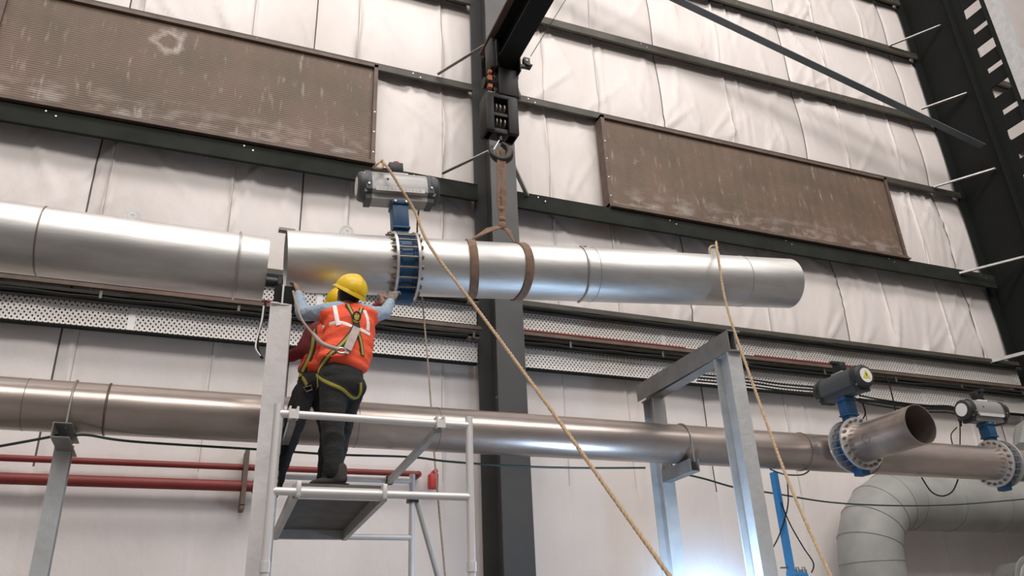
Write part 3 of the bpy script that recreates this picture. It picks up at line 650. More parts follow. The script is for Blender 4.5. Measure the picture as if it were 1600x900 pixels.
# portal frame right
t = thing('portal_frame', (4.4, 6.2, FLOOR), 'grey galvanised portal frame of two posts and a top beam, right of the rope', 'frame')
bz1, bz0 = 2.60, 2.40
hpost(4.435, 5.50, FLOOR, bz0, .145, .21).build('front_post', 'galv_post', t, smooth=False)
hpost(4.50, 6.90, FLOOR, bz0, .145, .20).build('rear_post', 'galv_post', t, smooth=False)
bb = MB(); bb.extrude(ibeam_prof(.135, .20), (4.44, 5.46, 2.5), (4.49, 7.12, 2.5), (1, 0, 0), (0, 0, 1)); bb.box((4.372, 5.47, 2.41), (4.380, 7.11, 2.59)); bb.build('top_beam', 'galv_dark', t, smooth=False)
MB().box((4.62, 5.95, 2.48), (4.632, 6.75, 2.70)).build('saddle_plate', 'galv_dark', t, smooth=False)
MB().extrude([(-.05, -.06), (.05, -.06), (.05, .06), (.042, .06), (.042, -.052), (-.042, -.052), (-.042, .06), (-.05, .06)], (4.46, 6.36, 1.58), (4.48, 6.90, 1.58), (1, 0, 0), (0, 0, 1)).build('pipe_bracket', 'galv_dark', t, smooth=False)
ubolt(4.49, t)
# left front white post with its rear flange running on above
t = thing('support_post', (.5, 5.6, FLOOR), 'white primed steel post with a shaded flange end on top, left of the workers', 'post')
cz = P(430, 472, 5.5).z; ctz = P(436, 424, 5.42).z
th_ = math.radians(8); pu = Vector((math.cos(th_), -math.sin(th_), 0)); pv = Vector((math.sin(th_), math.cos(th_), 0)); pc = Vector((.505, 5.60, 0))
MB().extrude(ibeam_prof(.150, .16), pc+Vector((0, 0, FLOOR)), pc+Vector((0, 0, cz)), pu, pv).build('post_shaft', 'white_post', t, smooth=False)
fc = pc-pv*.082
MB().ball(fc+Vector((-.04, 0, cz)), .022, sc=(1.8, .5, .4)).ball(fc+Vector((.03, 0, cz-.004)), .022, sc=(2.2, .5, .35)).build('cap_weld', 'label', t)
b = MB(); b.extrude([(-.065, .06), (.092, .06), (.092, .08), (-.065, .08)], pc+Vector((0, 0, cz)), pc+Vector((0, 0, ctz)), pu, pv).build('shaded_flange', 'bigcol', t, smooth=False, label='rear flange above the white part, coloured dark for its shade')  # near-black stands in for the shade on the rear flange
MB().extrude([(-.006, .035), (.006, .035), (.006, .06), (-.006, .06)], pc+Vector((0, 0, cz)), pc+Vector((0, 0, ctz)), pu, pv).build('bare_web', 'white_post', t, smooth=False, label='bright edge of the bare web')
zr_ = P(416, 440, 5.73).z
MB().cyl((.385, 5.73, zr_), (.50, 5.73, zr_), .040, n=20).box((.47, 5.67, zr_-.03), (.50, 5.75, zr_+.03)).build('pipe_roller', 'black', t)
# left rear post
pL = P(103, 690, 6.80)
t = thing('support_post', (pL.x, 6.8, FLOOR), 'slim galvanised post under the main pipe at far left, with channel head', 'post')
hpost(pL.x, 6.72, FLOOR, 1.60, .115, .12).build('post_shaft', 'galv_post', t, smooth=False)
MB().extrude([(-.055, -.06), (.055, -.06), (.055, .06), (.047, .06), (.047, -.052), (-.047, -.052), (-.047, .06), (-.055, .06)][::-1], (pL.x+.02, 6.30, 1.585), (pL.x+.02, 6.90, 1.585), (0, 0, 1), (1, 0, 0)).build('channel_head', 'galv_dark', t, smooth=False)
ubolt(pL.x+.03, t)
# blue post
p0 = P(1208, 735, 7.0); 
t = thing('blue_post', (p0.x, 7, FLOOR), 'bright blue painted steel post right of the portal frame', 'post')
MB().bar((p0.x, 7.0, FLOOR), (p0.x, 7.0, 1.70), .075, .05).build('post_shaft', 'bluepost', t, smooth=False)
q = P(1245, 897, 7.0)
MB().cyl((p0.x, 7, q.z), (q.x+.12, 7, q.z-.01), .03, n=16).cyl((q.x-.1, 7, q.z), (q.x-.04, 7, q.z), .045, n=16).build('outlet_pipe', 'bluepost', t)
t2 = thing('gauge_fitting', (q.x, 7, q.z), 'small steel valve fitting on the blue outlet, bottom right', 'fitting')
b = MB()
for dx in (-.06, .02, .10): b.cyl((q.x+dx, 7, q.z), (q.x+dx, 7, q.z+.07), .018, n=10).cyl((q.x+dx-.03, 7, q.z+.035), (q.x+dx+.03, 7, q.z+.035), .014, n=8)
b.build('fitting_body', 'steel', t2); MB().box((q.x-.19, 6.99, q.z+.055), (q.x-.05, 7.01, q.z+.07)).build('handle', 'bolt', t2, smooth=False)

# ------------------------------------------------------------------ duct in the lower right corner
def duct():
    t = thing('air_duct', (9.5, 9.45, FLOOR), 'big dull grey air duct bending down in the lower right corner', 'duct')
    r = .45; zc = 1.96; xc = 9.46; Rb = .93; yc = 9.45
    prof_n = 40
    def ring(c, tdir):
        u = Vector((0, 1, 0)); v = Vector(tdir).cross(u); return [Vector(c) + (u*math.cos(2*PI*i/prof_n) + v*math.sin(2*PI*i/prof_n))*r for i in range(prof_n)]
    cs = [((xc, yc, FLOOR), (0, 0, 1))]
    n = 5
    for k in range(n+1):
        a = PI/2*k/n; cs.append(((xc+Rb-Rb*math.cos(a), yc, zc-Rb+Rb*math.sin(a)), (math.sin(a), 0, math.cos(a))))
    cs.append(((14.4, yc, zc), (1, 0, 0)))
    vs = []; fs = []
    for c, d in cs: vs += ring(c, Vector(d))
    for j in range(len(cs)-1): fs += [(j*prof_n+i, j*prof_n+(i+1) % prof_n, (j+1)*prof_n+(i+1) % prof_n, (j+1)*prof_n+i) for i in range(prof_n)]
    MB().add(vs, fs).build('duct_shell', 'duct', t, ang=20)
    b = MB()
    for (c, d) in cs[1:-1]:
        rr = [Vector(c) + (q-Vector(c))*1.002 for q in ring(c, Vector(d))]; b.tube(rr, .006, 5, closed=True)
    for x in (11.2, 12.2, 13.2):
        rr = ring((x, yc, zc), Vector((1, 0, 0))); b.tube(rr, .007, 5, closed=True)
    islands(b, 'duct_seam', 'galv_dark', t)
duct()
c = P(1622, 915, 9.0)
t = thing('fan_inlet', c, 'grey round fan inlet cut by the lower right corner', 'fan')
MB().lathe(c, (0, -1, 0), [(-.5, .36), (0, .36), (.02, .34), (.03, .28), (0, .25), (-.45, .25)], 48).build('fan_housing', 'galv_dark', t)
MB().lathe(c, (0, -1, 0), [(0, .37), (.015, .44), (-.02, .44), (-.02, .37)], 48).build('rim', 'duct', t)
c = Vector((13.9, 9.3, 3.1))
t = thing('transition_duct', (13.6, 9.3, 2.3), 'dark grey duct transition at the right edge behind the last actuator', 'duct')
MB().tube([(13.2, 9.2, 2.75), (13.5, 9.2, 3.0), (13.9, 9.2, 3.05), (14.5, 9.2, 3.0)], [.26, .40, .46, .46], 12).build('duct_shell', 'duct', t, ang=20)

# ------------------------------------------------------------------ hoist, beam and sling
t = thing('monorail_beam', (2.53, 4, 5.5), 'dark steel runway beam coming forward overhead at top centre', 'beam')
MB().extrude(ibeam_prof(.21, .34, .018, .012), (2.53, 1.0, 5.67), (2.53, 6.3, 5.67), (1, 0, 0), (0, 0, 1)).build('beam_section', 'bigcol', t, smooth=False)
MB().box((2.40, 6.28, 5.48), (2.66, 6.30, 5.90)).build('end_stop', 'bigcol', t, smooth=False)
MB().box((2.36, 1.0, 5.83), (2.70, 6.25, 5.85)).build('wear_plate', 'panel_frame', t, smooth=False)
H = Vector((2.46, 6.0, 0))
t = thing('chain_hoist', (2.46, 6.0, 5.0), 'black chain hoist hanging from the runway beam above the pipe', 'hoist'); HO = t
b = MB()
for q in (-1, 1): b.box((2.53+q*.125-.008, 5.85, 5.38), (2.53+q*.125+.008, 6.15, 5.72), .004)
b.box((2.38, 5.97, 5.38), (2.68, 6.03, 5.42)).build('trolley', 'hoist', t)
for yy in (5.92, 6.08):
    b = MB()
    for q in (-1, 1): b.cyl((2.53+q*.05, yy, 5.565), (2.53+q*.117, yy, 5.565), .045, n=20)
    islands(b, 'trolley_wheel', 'hoist', t)
MB().box((2.36, 5.90, 5.40), (2.46, 6.08, 5.78), .01).build('drive_box', 'hoist', t)
b = MB(); b.box((2.43, 5.90, 5.08), (2.65, 6.10, 5.42), .02).cyl((2.30, 6, 5.25), (2.44, 6, 5.25), .06, n=20).build('hoist_motor', 'hoist', t)
CC = MB().box((2.33, 5.93, 5.16), (2.375, 5.97, 5.20)).box((2.33, 5.93, 5.25), (2.375, 5.97, 5.31)).box((2.34, 5.93, 5.35), (2.375, 5.97, 5.38)); islands(CC, 'cable_clip', 'orange_g', t, smooth=False)
b = MB(); z0, z1 = 4.62, 5.06
b.box((2.285, 5.90, z0), (2.375, 6.10, z1), .015).box((2.52, 5.90, z0), (2.63, 6.10, z1), .015).box((2.30, 5.93, z0), (2.62, 6.07, z0+.06), .01).box((2.29, 5.91, z1-.03), (2.625, 6.09, z1+.02), .008).box((2.36, 5.99, z0+.05), (2.53, 6.08, z1))
b.box((2.37, 5.92, z0+.20), (2.53, 5.99, z0+.235)).build('bottom_block', 'hoist', t)
b = MB()
for x in (2.405, 2.445, 2.49): b.cyl((x-.006, 5.97, z0+.31), (x+.006, 5.97, z0+.31), .055, n=20).cyl((x-.006, 5.97, z0+.14), (x+.006, 5.97, z0+.14), .05, n=20)
islands(b, 'sheave', 'bolt', t)
def chain(p0, p1, parent, r=.006, ll=.038, m='steel'):
    p0 = Vector(p0); p1 = Vector(p1); d, u, v, L = frame(p0, p1); n = int(L/(ll*.72)); b = MB()
    for i in range(n):
        c = p0+d*(L*(i+.5)/n); s_ = u if i % 2 else v
        b.tube([c + d*(ll/2*math.cos(a)) + s_*(ll*.34*math.sin(a)) for a in [2*PI*k/10 for k in range(10)]], r, 5, closed=True)
    return b.build('load_chain', m, parent)
chain((2.42, 5.97, 5.42), (2.42, 5.97, z1), t, m='bolt'); chain((2.47, 5.96, 5.42), (2.47, 5.96, z1), t, m='bolt'); chain((2.51, 6.03, 5.42), (2.51, 6.03, z1), t, m='bolt')
hk = Vector((2.445, 5.98, 4.44))
b = MB(); b.cyl((2.455, 5.98, z0+.01), (2.455, 5.98, 4.56), .028, n=14)
pts = [hk+Vector((.095*math.sin(a), 0, .095*math.cos(a))) for a in [PI*(.05+1.62*k/30) for k in range(31)]]
R = [.026+.020*math.sin(PI*min(1, k/24)) for k in range(31)]; R = [max(.012, x-(.0 if k < 24 else (k-24)*.005)) for k, x in enumerate(R)]
b.tube(pts, R, 12).build('hook', 'hook', t)
MB().bar((2.43, 5.96, 4.55), (2.37, 5.96, 4.43), .02, .008).build('safety_latch', 'steel', t)
# limit switch on a thin wire right of the beam
c = P(822, 98, 6.0)
t = thing('limit_switch', c, 'small black limit switch box right of the runway beam end', 'switch')
MB().box((c.x-.035, 5.97, c.z-.045), (c.x+.035, 6.03, c.z+.05), .006).box((c.x-.015, 5.96, c.z-.055), (c.x+.055, 6.04, c.z-.038)).bar((c.x-.14, 6, c.z-.085), (c.x+.01, 6, c.z-.05), .04, .03).bar((c.x-.21, 6, c.z-.09), (c.x-.10, 6, c.z-.10), .05, .05).build('switch_box', 'black', t)
MB().cyl((c.x-.004, 5.962, c.z+.004), (c.x-.004, 5.968, c.z+.004), .012, n=14).build('lens', 'label', t)
MB().tube([P(829, 88, 6.0), P(886, -4, 6.0), P(900, -30, 6.0)], .004, 5).build('guide_wire', 'cable', label='thin dark wire rising from the limit switch', cat='wire')

# sling: a webbing loop round the pipe twice, choked below the hook
def webbing(pts, w, th, nrm):
    pts = [Vector(p) for p in pts]; b = MB(); vs = []; fs = []; N = len(pts)
    for i in range(N):
        tdir = (pts[min(i+1, N-1)]-pts[max(i-1, 0)]).normalized(); nn = nrm(pts[i], tdir); s_ = tdir.cross(nn).normalized(); nn = s_.cross(tdir).normalized()
        ww = w[i] if isinstance(w, list) else w
        for a, c_ in ((-1, 0), (1, 0), (1, 1), (-1, 1)): vs.append(pts[i] + s_*a*ww/2 + nn*c_*th)
    for i in range(N-1): fs += [(i*4+k, i*4+(k+1) % 4, (i+1)*4+(k+1) % 4, (i+1)*4+k) for k in range(4)]
    fs += [(3, 2, 1, 0), tuple((N-1)*4+k for k in range(4))]; return b.add(vs, fs)
t = thing('lifting_sling', hk, 'brown webbing sling choked round the suspended pipe', 'sling'); SL = t
knot = P(785, 352, 5.97)
front = lambda p, d: Vector((0, -1, 0))
for k, (a, c_) in enumerate(((-.02, -.012), (.02, .014))):
    pts = spline([hk+Vector((a*.9-.005, -.01-.02*k, .0)), hk+Vector((a, -.02, -.14)), P(783+c_*300, 300, 5.96-.012*k), knot+Vector((c_*.8, 0, .0))], 8)
    webbing(pts, [.045+.012*math.sin(i*.8+k) for i in range(len(pts))], .008, front).build('strap', 'sling', t)
for z_ in (.30, .17, .06): MB().ball(knot+Vector((0, -.01, z_)), .028, sc=(1.25, .6, 1.0)).build('knot', 'sling', t)
b = MB(); b.ball(knot, .04, sc=(1, .6, 1.2)).build('knot', 'sling', t)
for xx, q in ((P(744, 420, 5.8).x, -1), (P(824, 420, 5.8).x, 1)):
    c0 = AP(xx)
    ar = arc_pts(c0, AX, RU+.004, .12, 2*PI-.12, 56); ar = [p + AX*(q*.035*math.sin(PI*min(1, i/28))-q*.02) for i, p in enumerate(ar)]
    top = [knot+Vector((q*.01, 0, -.02)), knot*.55+ar[0]*.45+Vector((q*.01, -.01, .015))]
    nr = lambda p, d, cc=c0: ((p-cc)-AX*(p-cc).dot(AX)).normalized() if (p-cc).length < RU+.05 else Vector((0, -.8, .5))
    pts = spline(top, 5)[:-1] + ar
    webbing(pts, [min(.072, .035+.006*i) for i in range(len(pts))], .009, nr).build('strap', 'sling', t)
# ------------------------------------------------------------------ ropes
def rope(pts, r, name, m, label, parent=None):
    sp = spline(pts, 10); b = MB()
    # three twisted strands
    L = 0; d = [0]
    for i in range(1, len(sp)): L += (sp[i]-sp[i-1]).length; d.append(L)
    N = int(L/.02); P2 = []; j = 0
    for i in range(N+1):
        s_ = L*i/N
        while j < len(d)-2 and d[j+1] < s_: j += 1
        tt = (s_-d[j])/max(1e-9, d[j+1]-d[j]); P2.append(sp[j].lerp(sp[j+1], min(1, tt)))
    for k in range(3):
        q = []; u = None
        for i, p in enumerate(P2):
            tg = (P2[min(i+1, N)]-P2[max(i-1, 0)]).normalized()
            if u is None: u = tg.cross(Vector((0, 1, .3))).normalized()
            u = (u-tg*u.dot(tg)).normalized(); v = tg.cross(u); a = 2*PI*(i*.02/.11+k/3); q.append(p+(u*math.cos(a)+v*math.sin(a))*r*.5)
        b.tube(q, r*.62, 6)
    return b.build(name, m, label=label, cat='rope')
aP = P(625, 292, 5.82); e1 = P(1050, 905, 3.6)
p1 = P(648, 330, 5.80); p2 = P(662, 366, 5.72)
rope([P(596, 252, 5.98), P(606, 262, 5.86), aP, p1, P(672, 385, 5.66), P(745, 482, 5.28), P(850, 625, 4.6), P(950, 765, 4.05), e1], .0125, 'tag_rope', 'rope', 'thick tan rope running down from the grey actuator to bottom centre')
b = MB(); b.tube(spline([P(583, 262, 5.95), P(590, 256, 5.9), P(598, 250, 5.95), P(597, 262, 5.9), P(586, 262, 5.83)], 6), .010, 8).build('rope_tail', 'rope', label='knotted rope end on top of the grey actuator', cat='rope')
lg = q_+Vector((0, 0, RU+.02))
loop = [lg+Vector((.075*math.sin(a)+.0, -.02, .02+.085*math.cos(a))) for a in [PI*(.75+1.45*k/14) for k in range(15)]]
b = MB(); b.tube(loop, .011, 8).build('rope_loop', 'rope', label='rope loop tied round the lug near the free end of the suspended pipe', cat='rope')
rope([P(1119, 378, 5.80), P(1122, 400, 5.56), P(1136, 480, 5.42), P(1180, 610, 5.05), P(1235, 760, 4.6), P(1305, 915, 4.15)], .0115, 'tag_rope', 'rope', 'tan rope hanging from the lug down across the portal frame')
rope([P(655, 322, 6.2), P(652, 372, 6.33), P(660, 470, 7.6), P(668, 560, 7.7), P(674, 640, 7.6), P(681, 740, 7.2), P(697, 915, 6.9)], .009, 'hanging_rope', 'rope_dim', 'thin rope hanging behind the scaffold near the middle column')

# ------------------------------------------------------------------ scaffold
t = thing('scaffold_tower', (1.15, 6.0, FLOOR), 'aluminium scaffold tower the workers stand on', 'scaffold')
yN, yF = 5.05, 6.92; xNl, xNr = .49, 1.755; xFl, xFr = .60, 1.865; zr, zp = 1.445, .965; rt = .0255
for nm, x, y in (('upright', xNl, yN), ('upright', xNr, yN), ('upright', xFl, yF), ('upright', xFr, yF)):
    u_ = MB().cyl((x, y, FLOOR+.02), (x, y, 1.505), rt, n=20).build(nm, 'alu', t)
    MB().cyl((x, y, .50), (x, y, .56), rt+.006, n=20).build('collar', 'alu', u_)
for x0, x1, y in ((xNl, xNr, yN), (xFl, xFr, yF)):
    for z in (zr, zp, .45-.0, -.05, -.55, -1.1):
        if z > .3 and z < .5: continue
        MB().cyl((x0, y, z), (x1, y, z), rt*.96, n=20).build('rung', 'alu', t)
for xa, xb in ((P(458, 652, yN).x, P(458, 652, yN).x+.10), (P(687, 661, yN).x, P(687, 661, yN).x+.11)):   # guard rails with hooks
    gr = MB().bar((xa, yN+.03, zr-.035), (xb, yF, zr-.01), .045, .045).build('guard_rail', 'alu_dull', t, smooth=False)
    b = MB(); b.box((xa-.030, yN-.035, zr-.03), (xa-.018, yN+.04, zr+.045)).box((xa+.018, yN-.035, zr-.03), (xa+.030, yN+.04, zr+.045)).box((xa-.03, yN-.038, zr-.035), (xa+.03, yN-.03, zr+.012)).box((xa-.03, yN+.03, zr-.03), (xa+.03, yN+.04, zr+.045))
    b.build('rail_hook', 'alu', gr, smooth=False)
    MB().box((xb-.03, yF-.035, zr-.035), (xb+.03, yF+.035, zr+.03)).build('rail_hook', 'black', gr, smooth=False)
xh1, xh2 = P(466, 764, yN).x, P(600, 768, yN).x
for xh in (xh1, xh2): MB().box((xh-.013, yN-.036, zp-.03), (xh+.013, yN+.04, zp+.06), .003).build('plank_hook', 'alu', t)
# braces on the far side
MB().cyl(P(650, 782, yF), P(700, 960, yF-.0), .02, n=14).build('diagonal_brace', 'alu_dull', t)
MB().box((xFr-.04, yF-.04, P(640, 782, yF).z-.02), (xFr+.05, yF+.04, P(640, 782, yF).z+.03)).build('brace_clamp', 'black', t, smooth=False)
t = thing('scaffold_platform', (1.1, 6, zp), 'scaffold platform with a dark hatch underside, under the workers', 'platform')
dxs = .095
xa, xb = xh1-.01, xh2+.01
MB().bar((xa, yN+.03, zp+.01), (xa+dxs, yF-.03, zp+.01), .035, .09).build('side_rail', 'alu_dull', t, smooth=False)
MB().bar((xb, yN+.03, zp+.01), (xb+dxs, yF-.03, zp+.01), .035, .09).build('side_rail', 'alu_dull', t, smooth=False)
MB().add([(xa, yN+.03, zp+.042), (xb, yN+.03, zp+.042), (xb+dxs, yF-.03, zp+.042), (xa+dxs, yF-.03, zp+.042), (xa, yN+.03, zp+.06), (xb, yN+.03, zp+.06), (xb+dxs, yF-.03, zp+.06), (xa+dxs, yF-.03, zp+.06)],
         [(0, 3, 2, 1), (4, 5, 6, 7), (0, 1, 5, 4), (1, 2, 6, 5), (2, 3, 7, 6), (3, 0, 4, 7)]).build('deck_board', 'ply', t, smooth=False)
MB().box((xa, yN+.03, zp-.03), (xb, yN+.07, zp+.04)).build('end_rail', 'alu', t, smooth=False)
MB().box((xa+dxs, yF-.08, zp-.03), (xb+dxs, yF-.03, zp+.042)).build('end_rail', 'alu_dull', t, smooth=False)
MB().box((xa+.05, yN+.22, zp+.01), (xb-.02, yN+.26, zp+.04)).build('hatch_bar', 'alu', t, smooth=False)

# ------------------------------------------------------------------ loose cables
def cable(pts, r, m, label, name='cable'): return MB().tube(spline(pts, 8), r, 7).build(name, m, label=label, cat='cable')
cable([P(-60, 707, 6.55), P(0, 697, 6.5), P(50, 688, 6.45), P(92, 680, 6.42)], .010, 'green_cable', 'dark green cable end tied to the far left post', 'green_cable')
cable([P(118, 680, 6.45), P(140, 680, 6.5), P(210, 690, 6.6), P(400, 702, 6.7), P(520, 710, 6.75), P(640, 714, 6.8), P(700, 721, 6.8), P(800, 728, 6.8), P(900, 731, 6.8), P(1008, 731, 6.75)], .010, 'green_cable', 'dark green cable strung under the main pipe behind the workers', 'green_cable')
cable([P(1056, 738, 6.8), P(1100, 748, 6.85), P(1150, 762, 7.0), P(1210, 771, 7.3), P(1300, 785, 7.8), P(1400, 790, 8.2), P(1500, 788, 8.4), P(1620, 778, 8.6)], .010, 'green_cable', 'dark green cable strung right of the portal frame past the duct', 'green_cable')
for k, o_ in enumerate((0, 5, 10)):
    cable([P(1090, 585+o_, 9.2), P(1165, 592+o_, 9.15), P(1220, 600+o_, 9.0), P(1275, 605+o_, 7.0)], .013, 'cable', 'black cable, %s of three, drooping to the dark actuator' % ('top', 'middle', 'lowest')[k])
    cable([P(1343, 618+o_, 6.7), P(1380, 625+o_, 7.3), P(1440, 633+o_, 7.5), P(1490, 636+o_, 7.0), P(1502, 655+o_, 6.7)], .011, 'cable', 'black cable, %s of three, between the two right actuators' % ('top', 'middle', 'lowest')[k])
cable([P(1384, 586, 9.66), P(1392, 610, 9.64), P(1400, 650, 9.7), P(1401, 690, 9.9)], .012, 'cable', 'thin dark cable dropping from the tray over the branch pipe')
cable([P(1347, 628, 6.2), P(1352, 645, 6.25), P(1346, 658, 6.3), P(1340, 668, 6.3)], .007, 'cable', 'thin blue black hose curling beside the valve neck')
cable([P(1203, 733, 6.52), P(1225, 741, 6.5), P(1252, 742, 6.5), P(1264, 736, 6.52)], .007, 'cable', 'thin wire sagging under the main pipe left of the branch valve')
cable([P(1440, 746, 6.58), P(1455, 768, 6.6), P(1472, 775, 6.6), P(1488, 768, 6.6), P(1497, 749, 6.58)], .008, 'cable', 'thin wire hanging in a loop under the pipe near the duct')
cable([P(1230, 750, 6.9), P(1231, 790, 6.9), P(1218, 835, 6.9), P(1205, 860, 6.9)], .007, 'cable', 'thin wire crossing behind the blue post')
cable([P(1220, 785, 6.85), P(1235, 820, 6.85), P(1255, 855, 6.85), P(1271, 880, 6.9), P(1268, 895, 6.95)], .007, 'cable', 'thin wire curving right of the blue post to the fitting')
cable([P(1490, 700, 6.8), P(1486, 680, 6.8), P(1495, 668, 6.8)], .007, 'cable', 'thin hose dropping left of the last actuator')
cable([P(1500, 700, 6.8), P(1500, 665, 6.8), P(1497, 655, 6.8)], .007, 'cable', 'thin straight hose below the last actuator cap')
cable([P(415, 470, 5.5), P(412, 490, 5.48), P(404, 520, 5.48), P(403, 545, 5.48), P(410, 560, 5.47)], .010, 'cable', 'short dark cable looped on the left of the white post')
cable([P(412, 478, 5.46), P(409, 500, 5.46), P(401, 530, 5.46), P(400, 545, 5.45), P(407, 556, 5.45)], .006, 'stripe', 'short white cord looped on the left of the white post')

# ------------------------------------------------------------------ haze volume added round the arc to carry its glow
ac = wo.location.copy()
fm = bpy.data.materials.new('arc_haze'); fm.use_nodes = True; n = fm.node_tree; n.nodes.remove(n.nodes['Principled BSDF'])
vs_ = n.nodes.new('ShaderNodeVolumeScatter'); vs_.inputs['Color'].default_value = (.9, .95, 1, 1); tcn = n.nodes.new('ShaderNodeTexCoord')
ln = n.nodes.new('ShaderNodeVectorMath'); ln.operation = 'LENGTH'; n.links.new(tcn.outputs['Object'], ln.inputs[0])
mr_ = n.nodes.new('ShaderNodeMapRange'); mr_.interpolation_type = 'SMOOTHSTEP'; mr_.inputs[1].default_value = .1; mr_.inputs[2].default_value = .98; mr_.inputs[3].default_value = .55; mr_.inputs[4].default_value = 0
n.links.new(ln.outputs['Value'], mr_.inputs[0]); n.links.new(mr_.outputs[0], vs_.inputs['Density']); n.links.new(vs_.outputs[0], n.nodes['Material Output'].inputs['Volume'])
fo = MB().ball((0, 0, 0), 1.0, 24, 16).build('arc_haze', fm, label='blue white haze added for the arc glow between the legs of the portal frame', cat='fume', kind='stuff', origin=Vector((0, 0, 0)))
fo.location = ac; fo.scale = (.95, .8, 1.0)

# ------------------------------------------------------------------ workers
def fuse(pieces, voxel, name, m, parent, it=6, folds=None, kind=None, label=None):
    """pieces: ('c', [(p, r), ...]) tapered chains, ('e', centre, (rx,ry,rz), rot) ellipsoids -> one continuous skin"""
    b = MB()
    for pc in pieces:
        if pc[0] == 'c':
            ch = pc[1]
            for i, (p, r) in enumerate(ch):
                b.ball(p, r, 16, 10)
                if i: b.cyl(ch[i-1][0], p, ch[i-1][1], r, 18)
        elif pc[0] == 'e': b.ball(pc[1], 1, 24, 16, pc[2], pc[3] if len(pc) > 3 else None)
    o = b.build(name, m, parent, smooth=False, label=label)
    md = o.modifiers.new('r', 'REMESH'); md.mode = 'VOXEL'; md.voxel_size = voxel; md.use_smooth_shade = True
    ms = o.modifiers.new('s', 'SMOOTH'); ms.factor = .5; ms.iterations = it
    dg = bpy.context.evaluated_depsgraph_get(); dg.update(); me = bpy.data.meshes.new_from_object(o.evaluated_get(dg)); old = o.data
    o.modifiers.clear(); o.data = me; bpy.data.meshes.remove(old); me.name = name
    if folds:
        N = len(me.vertices); co = np.empty(N*3); me.vertices.foreach_get('co', co); co = co.reshape(-1, 3); nr = np.empty(N*3); me.vertices.foreach_get('normal', nr); nr = nr.reshape(-1, 3)
        amp, fr_ = folds; h = np.zeros(N)
        for k in range(7):
            d = rng.normal(size=3); d[2] *= 1.6; d /= np.linalg.norm(d); ph = rng.uniform(0, 6); f = fr_*rng.uniform(.6, 1.7)
            wob = np.sin(co @ rng.normal(size=3)*9+ph)*.8; h += (1-np.abs(np.sin(co @ d*f+ph+wob)))**2*rng.uniform(.4, 1)
        co += nr*((h-h.mean())*amp)[:, None]; me.vertices.foreach_set('co', co.ravel()); me.update()
    me.polygons.foreach_set('use_smooth', [True]*len(me.polygons))
    if not me.materials: me.materials.append(M[m])
    return o
def bvh_of(objs):
    vs = []; fs = []
    for o in objs:
        W = wm(o); b0 = len(vs); vs += [W @ v.co for v in o.data.vertices]; fs += [[b0+i for i in p.vertices] for p in o.data.polygons]
    return BVHTree.FromPolygons(vs, fs)
def strap_on(bvh, pxs, w, name, m, parent, th=.004, step=5., far=None, label=None):
    """band laid on the garment along a path"""
    pts = []
    for a, c in zip(pxs[:-1], pxs[1:]):
        n = max(1, int(math.hypot(c[0]-a[0], c[1]-a[1])/step))
        for i in range(n): pts.append((a[0]+(c[0]-a[0])*i/n, a[1]+(c[1]-a[1])*i/n))
    pts.append(pxs[-1]); P3 = []; N3 = []
    for p in pts:
        d = ray(*p); h = bvh.ray_cast(Vector((0, 0, 0)), d)
        if h[0] is None:
            if not P3: continue
            y = P3[-1].y; q = P(p[0], p[1], y); nn = N3[-1]
            hh = bvh.find_nearest(q); q, nn = hh[0], hh[1]
        else: q, nn = h[0], h[1]
        if nn.dot(d) > 0: nn = -nn
        P3.append(q); N3.append(nn)
    for _ in range(3):
        P3 = [P3[0]] + [(P3[i-1]+P3[i]*2+P3[i+1])/4 for i in range(1, len(P3)-1)] + [P3[-1]]
        N3 = [N3[0]] + [(N3[i-1]+N3[i]*2+N3[i+1]).normalized() for i in range(1, len(N3)-1)] + [N3[-1]]
    b = MB(); vs = []; fs = []; K = len(P3)
    for i in range(K):
        tg = (P3[min(i+1, K-1)]-P3[max(i-1, 0)]).normalized(); s_ = tg.cross(N3[i]).normalized(); n_ = s_.cross(tg).normalized()
        if n_.dot(N3[i]) < 0: n_ = -n_
        for a, c in ((-1, -.004), (-.33, -.004), (.33, -.004), (1, -.004), (1, th), (.33, th+.002), (-.33, th+.002), (-1, th)): vs.append(P3[i]+s_*a*w/2+n_*(c+.003))
    for i in range(K-1): fs += [(i*8+k, i*8+(k+1) % 8, (i+1)*8+(k+1) % 8, (i+1)*8+k) for k in range(8)]
    fs += [tuple(range(8))[::-1], tuple((K-1)*8+k for k in range(8))]
    return b.add(vs, fs).build(name, m, parent, label=label), P3
def yaw(a): return Matrix.Rotation(a, 3, 'Z')
